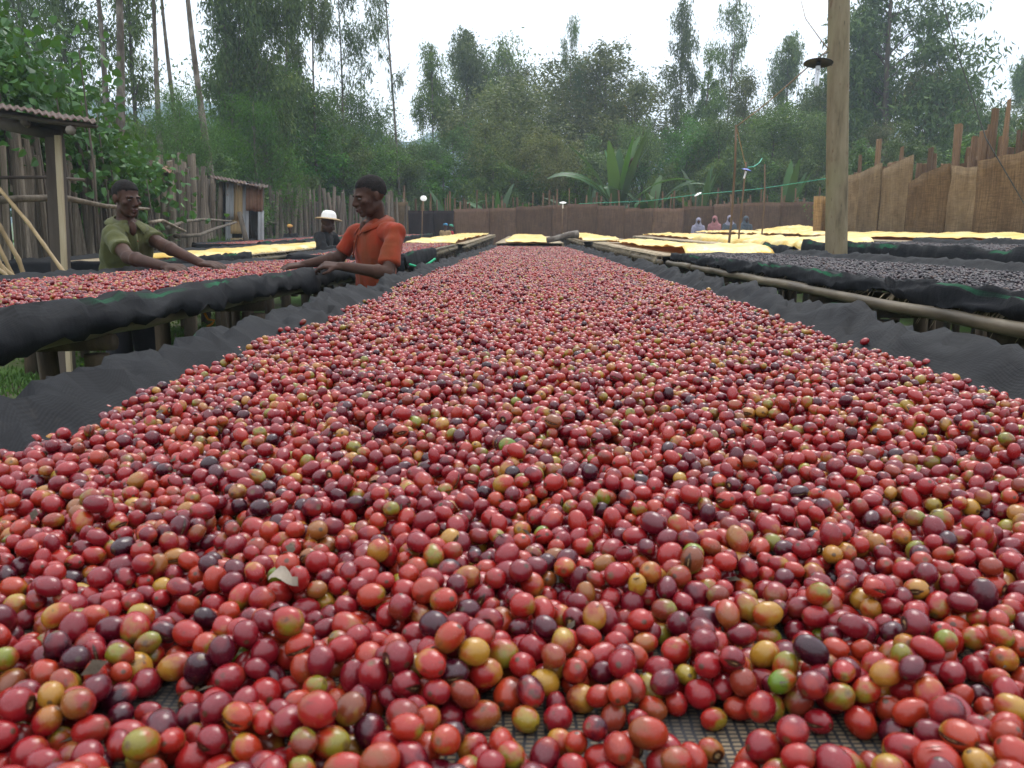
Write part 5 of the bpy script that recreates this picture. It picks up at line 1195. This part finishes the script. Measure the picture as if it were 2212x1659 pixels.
# ---------------------------------------------------------------- grass and weeds
def tufts(name, label, spots, n, h, mat, wide=.007, seed=1):
    rs = np.random.default_rng(seed); V = []; F_ = []; rn = []
    sp = np.array(spots); pick_ = rs.integers(0, len(sp), n)
    X = sp[pick_, 0] + rs.normal(size=n) * sp[pick_, 2]; Yy = sp[pick_, 1] + rs.normal(size=n) * sp[pick_, 2]
    for x, y, k in zip(X.tolist(), Yy.tolist(), range(n)):
        z = ground_z(x, y) - .01; a = rs.random() * 6.28; b = rs.random() * 6.28; hh = h * rs.uniform(.4, 1.3); l = hh * rs.uniform(.1, .7); w = wide * (.6 + rs.random())
        dx, dy = math.cos(a) * w, math.sin(a) * w; c = len(V); V += [(x - dx, y - dy, z), (x + dx, y + dy, z), (x + dx + math.cos(b) * l * .4, y + dy + math.sin(b) * l * .4, z + hh * .6), (x - dx + math.cos(b) * l * .4, y - dy + math.sin(b) * l * .4, z + hh * .6), (x + math.cos(b) * l, y + math.sin(b) * l, z + hh)]
        F_ += [[c, c + 1, c + 2, c + 3], [c + 3, c + 2, c + 4]]; q_ = min(1, max(0, rs.normal() * .22 + .5)); rn += [q_] * 5
    me = mesh_np(name, V, F_, mat, False, {'rnd': ('FLOAT', 'POINT', rn)}); return tag(link(name, me), label, kind='stuff')
tufts('grass', 'bright grass bank in front of the tin shed', [(-8.4 + .2 * i, 15.4 + .4 * (i % 7), .35) for i in range(16)] + [(-7.3 + .16 * i, 16.0 + .16 * i, .3) for i in range(12)], 20000, .24, M['grass'], .012, 2)
tufts('undergrowth_grass', 'short trampled grass and weeds on the soil under the beds', [(random.uniform(-5, -.7), random.uniform(2.5, 12), .22) for _ in range(150)] + [(random.uniform(.9, 4.5), random.uniform(3, 10), .2) for _ in range(60)], 26000, .06, M['grass'], .006, 3)
P = []
rs = np.random.default_rng(9)
for k in range(420):
    x, y = random.choice([(random.uniform(-2.6, -.7), random.uniform(3, 9)), (random.uniform(-4.9, -2.6), random.uniform(5, 12)), (random.uniform(.95, 3.2), random.uniform(3.5, 9))]); c = np.array([x, y, ground_z(x, y) + .03]); P.append(c + rs.normal(size=(16, 3)) * np.array([.07, .07, .022]))
o = link('weeds', leaves_mesh('weeds', np.concatenate(P), .032, .7, M['bush'], -.1, 'oval', rs)); tag(o, 'low leafy weeds scattered on the trodden soil', kind='stuff')

# ---------------------------------------------------------------- haze
hm = NT('haze'); pv = hm.n('VolumePrincipled', {'Color': (.71, .85, 1.0, 1), 'Density': .0015, 'Anisotropy': .3}); hm.t.links.new(pv.outputs[0], hm.out.inputs['Volume'])
q = MB(); q.box((-360, -62, -4), (360, 345, 88)); o = q.build('haze', hm.m, None, False); tag(o, 'thin blue haze lying over the enclosure and the hills', kind='stuff')
# ---------------------------------------------------------------- people
def frame(f, up=Vector((0, 0, 1))):
    f = Vector(f).normalized(); x = f.cross(up).normalized(); z = x.cross(f).normalized()
    return Matrix((x, f, z)).transposed()      # columns: right, forward, up
def add_head(mb, c, Mh, s, neck=None, nr=.05):
    P = lambda x, y, z: c + Mh @ (Vector((x, y, z)) * s)
    E = lambda x, y, z, a, b, d: mb.ell(P(x, y, z), (a * s, b * s, d * s), Mh, 18, 12)
    E(0, -.018, .035, .073, .094, .083); E(0, .032, -.01, .060, .058, .082); E(0, .030, -.070, .047, .048, .040); E(0, .068, -.093, .022, .020, .017)
    for q in (-1, 1):
        E(q * .044, .058, -.018, .020, .022, .017); E(q * .027, .078, .020, .025, .014, .008); E(q * .013, .098, -.031, .0105, .011, .009)
        E(q * .074, -.012, -.006, .008, .017, .030); E(q * .080, -.016, .004, .007, .012, .020); E(q * .038, .0, -.062, .016, .036, .026)
    mb.cone(P(0, .088, .014), P(0, .108, -.026), .0085 * s, .0135 * s, 10)
    E(0, .090, -.055, .025, .014, .0075); E(0, .087, -.069, .022, .014, .0085); E(0, .082, -.048, .02, .012, .016)
    if neck is not None: mb.cone(P(0, -.02, -.05), neck, nr * s, nr * 1.12 * s, 14)
    return P
def add_hand(mb, w, d, n, thumb, curl=.5, s=1.0, spread=.06):
    "w wrist, d pointing direction, n back-of-hand normal, thumb +1/-1 side"
    d = Vector(d).normalized(); n = Vector(n); n = (n - d * n.dot(d)).normalized(); t = d.cross(n).normalized() * thumb
    k = w + d * .088 * s
    for q in (-.026, -.009, .009, .026): mb.cone(w + t * q * .7 * s, k + t * q * s, .014 * s, .0135 * s, 8)
    for i, (q, L) in enumerate(((.030, .068), (.010, .077), (-.010, .071), (-.029, .056))):
        a = curl * (.8 + .13 * i); b = k + t * q * s; dd = (d + t * q * spread * 30 * .3).normalized(); L *= s
        d1 = (dd * math.cos(a * .45) - n * math.sin(a * .45)); d2 = (dd * math.cos(a * 1.15) - n * math.sin(a * 1.15)); d3 = (dd * math.cos(a * 1.7) - n * math.sin(a * 1.7))
        p1 = b + d1 * L * .46; p2 = p1 + d2 * L * .32; p3 = p2 + d3 * L * .24
        mb.cone(b, p1, .0094 * s, .0088 * s, 8); mb.cone(p1, p2, .0088 * s, .008 * s, 8); mb.cone(p2, p3, .008 * s, .0068 * s, 8)
    b = w + d * .028 * s + t * .024 * s; p1 = b + (d * .6 + t * .75 - n * .25).normalized() * .042 * s; p2 = p1 + (d * .9 + t * .3 - n * .3).normalized() * .032 * s
    mb.cone(b, p1, .014 * s, .0105 * s, 8); mb.cone(p1, p2, .0105 * s, .008 * s, 8)
def folds(amp, seed, sc=1.0):
    def f(p, n):
        a = mnoise.noise(Vector((p.x * 9 * sc + seed, p.y * 9 * sc, p.z * 5 * sc))); b = mnoise.noise(Vector((p.x * 22 * sc, p.y * 22 * sc + seed, p.z * 9 * sc)))
        return amp * ((1 - abs(a)) * 1.2 - .9 + .45 * b)
    return f
def hair_cap(parent, c, Mh, s, mat, grow_=1.045):
    V = []; F_ = []; nu, nv = 40, 26; keep = {}
    for j in range(nv + 1):
        for i in range(nu):
            ph = PI * .74 * j / nv; th = 2 * PI * i / nu; x, y, z = math.sin(ph) * math.cos(th), math.sin(ph) * math.sin(th), math.cos(ph)
            g_ = grow_ + .02 * n1(x * 9, y * 9, z * 9); q = Vector((x * .073 * g_, y * .094 * g_ - .018, z * .083 * g_ + .035))
            lim = .030 + .50 * q.y + (.012 if abs(q.x) > .05 and q.y > .02 else 0)
            if q.z < lim: q = q * .93 + Vector((0, 0, .035)) * .07
            keep[(j, i)] = q.z >= lim - .012; V.append(c + Mh @ (q * s))
    for j in range(nv):
        for i in range(nu):
            k = (i + 1) % nu
            if keep[(j, i)] and keep[(j + 1, i)] and keep[(j, k)] and keep[(j + 1, k)]: F_.append([j * nu + i, (j + 1) * nu + i, (j + 1) * nu + k, j * nu + k])
    me = bpy.data.meshes.new('hair'); me.from_pydata([tuple(v) for v in V], [], F_); me.update(); me.materials.append(mat)
    for p_ in me.polygons: p_.use_smooth = True
    o = link('hair', me, parent); return o
def face_bits(parent, P, Mh, s, lid=.5):
    for q in (-1, 1):
        b = MB(); b.ell(P(q * .029, .078, .001), (.0115 * s, .012 * s, .0058 * s), Mh, 12, 8); b.build('eye', M['eyew'], parent)
        b = MB(); b.ell(P(q * .029 + .001, .0865, -.001), (.0058 * s, .0045 * s, .0058 * s), Mh, 10, 6); b.build('iris', M['eyeb'], parent)
        b = MB(); b.cone(P(q * .016, .0915, .020), P(q * .042, .082, .022), .0042 * s, .003 * s, 8); b.build('eyebrow', M['hair'], parent)
    b = MB(); b.ell(P(0, .098, -.057), (.023 * s, .0085 * s, .0055 * s), Mh, 14, 8); b.ell(P(0, .096, -.068), (.019 * s, .009 * s, .0065 * s), Mh, 14, 8); remesh('lips', b, .003, M['lip'], parent, 2)
def person(label, J, f, hf, shirt, trouser, s=1.0, hs=1.0, hair=True, group=None, long_=False, vox=.0065, hands=True, shoes=True, seed=1, face=True, polo=False, sleeve=.62):
    r = empty('person', (J['hip'].x, J['hip'].y, ground_z(J['hip'].x, J['hip'].y)), label, 'person', group)
    Mb = frame(f); Mh = frame(hf); R_, U = Mb.col[0], Mb.col[2]; fw = Mb.col[1]
    b = MB(); P = add_head(b, J['head'], Mh, hs, J['neck'])
    b.cone(J['neck'] - U * .03, J['hip'], .07 * s, .09 * s, 14); b.ell(J['neck'] + fw * .074 * s - U * .04 * s, (.024 * s, .024 * s, .045 * s), Mb); b.cone(J['shR'] - U * .012, J['shL'] - U * .012, .04 * s, .04 * s, 12)
    for q in 'RL':
        b.cone(J['sh' + q] - U * .01, J['el' + q], .045 * s, .037 * s, 14); b.cone(J['el' + q], J['wr' + q], .040 * s, .024 * s, 14)
        b.ell(J['el' + q].lerp(J['wr' + q], .22), (.042 * s,) * 3)
        d = J['ha' + q] - J['wr' + q]; 
        if hands: add_hand(b, J['wr' + q], d, J.get('n' + q, Vector((0, 0, 1))), (1 if q == 'R' else -1) * J.get('t', 1), J.get('curl' + q, .5), s * .95)
        else: b.cone(J['wr' + q], J['ha' + q], .03 * s, .02 * s)
        if 'kn' + q in J: b.cone(J['hp' + q], J['kn' + q], .07 * s, .05 * s, 12); b.cone(J['kn' + q], J['an' + q], .045 * s, .032 * s, 12)
    remesh('body', b, vox * .85, M['skin'], r, 2)
    c = MB(); hip = J['hip']; nk = J['neck']; ch = nk.lerp(hip, .33); be = nk.lerp(hip, .7)
    MX = Matrix((R_, fw, (nk - hip).normalized())).transposed()
    c.ell(ch + fw * .008 * s - U * .02, (.160 * s, .108 * s, .19 * s), MX, 20, 14); c.ell(be, (.15 * s, .112 * s, .22 * s), MX, 20, 14); c.ell(hip, (.152 * s, .118 * s, .13 * s), MX, 20, 14)
    c.cone(J['shR'] - U * .006, nk - U * .058, .060 * s, .056 * s, 14); c.cone(J['shL'] - U * .006, nk - U * .058, .060 * s, .056 * s, 14)
    for q in 'RL':
        a, e, w = J['sh' + q], J['el' + q], J['wr' + q]
        if long_: c.cone(a, e, .072 * s, .055 * s, 14); c.cone(e, e.lerp(w, .92), .055 * s, .042 * s, 14, True)
        else: c.cone(a - U * .012, a.lerp(e, .3), .054 * s, .055 * s, 16); c.cone(a.lerp(e, .15), a.lerp(e, sleeve), .055 * s, .058 * s, 18, False, .85)
    remesh('shirt', c, .008 if vox < .01 else .02, shirt, r, 2, folds(.018 * s, seed))
    if polo:
        # collar leaves, placket, buttons
        k = []
        for side in (-1, 1):
            V = []; F_ = []
            n = 12
            for i in range(n + 1):
                a = PI * (i / n) * .93 + (.07 * PI if False else 0); ang = -PI / 2 + side * (a + 0)   # from the back round to the front
                dirv = R_ * (math.sin(a) * side) + fw * (-math.cos(a))
                top = nk + U * (.034 - .045 * (1 - math.cos(a)) / 2) * s + dirv * .062 * s; lo = nk + U * (.006 - .055 * (1 - math.cos(a)) / 2 - .02 * max(0, -math.cos(a)) ) * s + dirv * (.104 + .012 * math.sin(a) + .012 * max(0, -math.cos(a))) * s
                if i == n: lo += R_ * side * .02 * s - U * .012 * s
                V += [top, top.lerp(lo, .5) + dirv * .01 * s, lo]
            F_ = [[i * 3 + j_, i * 3 + j_ + 1, i * 3 + j_ + 4, i * 3 + j_ + 3] for i in range(n) for j_ in (0, 1)]
            o = link('collar', mesh_np('collar', V, F_, shirt), r); md = o.modifiers.new('t', 'SOLIDIFY'); md.thickness = .006; md.offset = 0
        t0 = nk + fw * .112 * s - U * .075 * s; t1 = ch + fw * .137 * s - U * .06 * s
        MB().tube([t0, t0.lerp(t1, .5) + fw * .006, t1], .011 * s, 8, flat=.4).build('placket', shirt, r)
        for t_ in (.3, .85): MB().ell(t0.lerp(t1, t_) + fw * .009, (.0055, .0055, .0055), None, 8, 6).build('button', M['button'], r)
    if 'knR' in J:
        c = MB(); c.ell(hip - U * .05 * s, (.150 * s, .11 * s, .13 * s), MX, 18, 12)
        for q in 'RL': c.cone(J['hp' + q], J['kn' + q], .092 * s, .072 * s, 14); c.cone(J['kn' + q], J['an' + q] + U * .04 * s, .072 * s, .06 * s, 14)
        remesh('trousers', c, .012 if vox < .01 else .02, trouser, r, 3, folds(.01 * s, seed + 4))
        if shoes:
            for q in 'RL': c = MB(); c.ell(J['an' + q] + fw * .06 * s - Vector((0, 0, .02)), (.045 * s, .12 * s, .04 * s), frame(Vector((f[0], f[1], 0)))); c.build('shoe', M['sole'], r)
    if hair: hair_cap(r, J['head'], Mh, hs, M['hair'])
    if face: face_bits(r, P, Mh, hs)
    return r, P, Mh
def legs(J, hp, foot_z, dx, f, bend=.03, half=.09):
    Mb = frame(f); R_ = Mb.col[0]; fw = Mb.col[1]; fw = Vector((fw.x, fw.y, 0)).normalized()
    for q, sg in (('R', 1), ('L', -1)):
        J['hp' + q] = hp + R_ * half * sg - Vector((0, 0, .04)); a = Vector((hp.x + dx.x, hp.y + dx.y, foot_z + .07)) + R_ * (half + .02) * sg + fw * .05 * sg; J['an' + q] = a; J['kn' + q] = J['hp' + q].lerp(a, .5) + fw * bend
    return J
# man in the orange-red polo
f = Vector((-.86, -.5, 0)); c = at(812, 493, 4.8)
J = dict(head=at(798, 424, 4.74), neck=at(812, 478, 4.82), shR=at(769, 503, 4.95), shL=at(853, 502, 4.66), elR=at(733, 556, 4.93), wrR=at(655, 572, 4.86), haR=at(608, 577, 4.83), elL=at(838, 590, 4.5), wrL=at(735, 575, 4.42), haL=at(690, 572, 4.42), hip=at(812, 640, 4.86), nL=Vector((.1, -.45, 1)), nR=Vector((.3, -.2, 1)), curlL=1.0, curlR=.75)
legs(J, J['hip'], ground_z(-.9, 4.9), Vector((.02, .05, 0)), f)
red = person('man in an orange-red polo shirt sorting cherries with both hands on the left bed', J, f, Vector((-.80, -.58, -.24)), M['orange'], M['trouser'], 1.0, .95, polo=True, seed=3, sleeve=.8)
# man in the olive polo
f = Vector((.80, -.6, 0))
J = dict(head=at(274, 430, 4.98), neck=at(271, 478, 5.02), shR=at(243, 508, 4.86), shL=at(312, 502, 5.18), elR=at(277, 556, 4.66), wrR=at(358, 576, 4.48), haR=at(410, 580, 4.42), elL=at(352, 530, 5.0), wrL=at(436, 569, 4.84), haL=at(484, 573, 4.78), hip=at(272, 640, 5.14), nR=Vector((-.1, -.35, 1)), nL=Vector((0, -.3, 1)), curlR=.7, curlL=.45)
legs(J, J['hip'], ground_z(-2.5, 5.1), Vector((.03, .0, 0)), f)
grn = person('man in an olive green polo shirt reaching over the far side of the left bed', J, f, Vector((.80, -.55, -.12)), M['olive'], M['trouser'], 1.02, .92, polo=True, seed=8)
# hatted man in black
f = Vector((.75, .35, 0))
J = dict(head=at(708, 484, 10.9), neck=at(702, 500, 11), shR=at(690, 512, 10.85), shL=at(718, 511, 11.15), elR=at(702, 542, 10.7), wrR=at(735, 536, 10.75), haR=at(748, 540, 10.75), elL=at(735, 535, 11.2), wrL=at(752, 538, 11.1), haL=at(762, 540, 11.1), hip=at(696, 572, 11), curlR=.6)
legs(J, J['hip'], ground_z(-2.7, 11), Vector((.0, .0, 0)), f, .04, .11)
hat, P, Mh = person('man in black with a white-topped straw hat standing behind the left bed', J, f, Vector((.82, .2, -.42)), M['black'], M['trouser'], 1.0, .93, hair=False, long_=True, vox=.009, seed=12)
hc = P(0, -.02, .075)
lathe([(.001, .105), (.045, .102), (.078, .085), (.095, .05), (.10, .01), (.102, 0), (.10, -.005)], hc, 'hat_crown', M['white'], hat, (R(-4), R(6), 0), 24)
lathe([(.098, .006), (.13, .004), (.165, -.004), (.178, -.012), (.176, -.016), (.13, -.004), (.098, -.002)], hc, 'hat_brim', M['brim'], hat, (R(-4), R(6), 0), 30)
# smaller figures
def small(label, px, ytop, Y, f, shirt, wrap, wrapkind, s=1.0, group=None, scarf_mat=None):
    top = at(px, ytop, Y); gz = ground_z(top.x, Y); H = top.z - gz; s_ = H / 1.68; f = Vector(f).normalized(); Mb = frame(f); R_ = Mb.col[0]
    B_ = Vector((top.x, Y, gz)); q = lambda x, y, z: B_ + R_ * x * s_ + Vector((f.x, f.y, 0)) * y * s_ + Vector((0, 0, z * s_))
    J = dict(head=q(0, .06, 1.54), neck=q(0, .02, 1.41), shR=q(.17, .02, 1.33), shL=q(-.17, .02, 1.33), elR=q(.22, .08, 1.06), elL=q(-.22, .08, 1.06), wrR=q(.14, .3, 1.0), wrL=q(-.14, .3, 1.0), haR=q(.1, .42, .98), haL=q(-.1, .42, .98), hip=q(0, 0, .92))
    legs(J, J['hip'], gz, Vector((0, 0, 0)), f)
    r, P, Mh = person(label, J, f, f + Vector((0, 0, -.25)), shirt, M['trouser'], s_ * 1.0, s_ * .95, hair=(wrapkind == 'none'), long_=True, vox=.018, hands=False, face=False, seed=px % 17, group=group)
    b = MB(); hs = s_ * .95
    if wrapkind == 'turban':
        b.ell(P(0, -.02, .075), (.105 * hs, .115 * hs, .055 * hs), Mh, 16, 10); b.ell(P(.03, -.03, .11), (.06 * hs, .06 * hs, .035 * hs), Mh, 12, 8); b.ell(P(-.04, 0, .10), (.06 * hs, .07 * hs, .03 * hs), Mh, 12, 8)
    elif wrapkind == 'scarf':
        b.ell(P(0, -.035, .03), (.105 * hs, .105 * hs, .115 * hs), Mh, 16, 12); b.cone(P(0, -.05, -.02), P(0, -.03, -.19), .095 * hs, .15 * hs, 16); b.cone(P(-.1, -.02, -.2), P(.1, -.02, -.2), .085 * hs, .085 * hs, 14)
    if wrapkind != 'none': remesh('head_wrap', b, .016, wrap, r, 2, folds(.008, 3))
    return r
small('small figure in a yellow head wrap and dark jacket before the far stake fence', 627, 484, 22, (.15, -1, 0), M['black'], M['yellowcap'], 'turban')
small('person in a tan top and blue head wrap bending by the dark screen panels', 961, 482, 27.5, (.3, 1, 0), M['tancloth'], M['bluecloth'], 'turban')
small('person in red half hidden beside the blue head wrap', 972, 484, 28, (.8, .4, 0), M['redcloth'], M['wiregr'], 'turban')
GW = 'veiled women by the back screen'
small('woman in a pale grey veil, leftmost of four at the back screen', 1509, 470, 29, (-.1, -1, 0), M['greyscarf'], M['greyscarf'], 'scarf', group=GW)
small('woman in a dusty pink veil, second of four at the back screen', 1545, 466, 29.2, (-.5, -1, 0), M['pinkscarf'], M['pinkscarf'], 'scarf', group=GW)
small('woman in a dark lilac veil half behind the leaning stick', 1577, 465, 29, (-.3, -1, 0), M['darkscarf'], M['greyscarf'], 'scarf', group=GW)
small('woman in a dark patterned veil, rightmost of four at the back screen', 1611, 466, 29.1, (.2, -1, 0), M['darkscarf'], M['darkscarf'], 'scarf', group=GW)
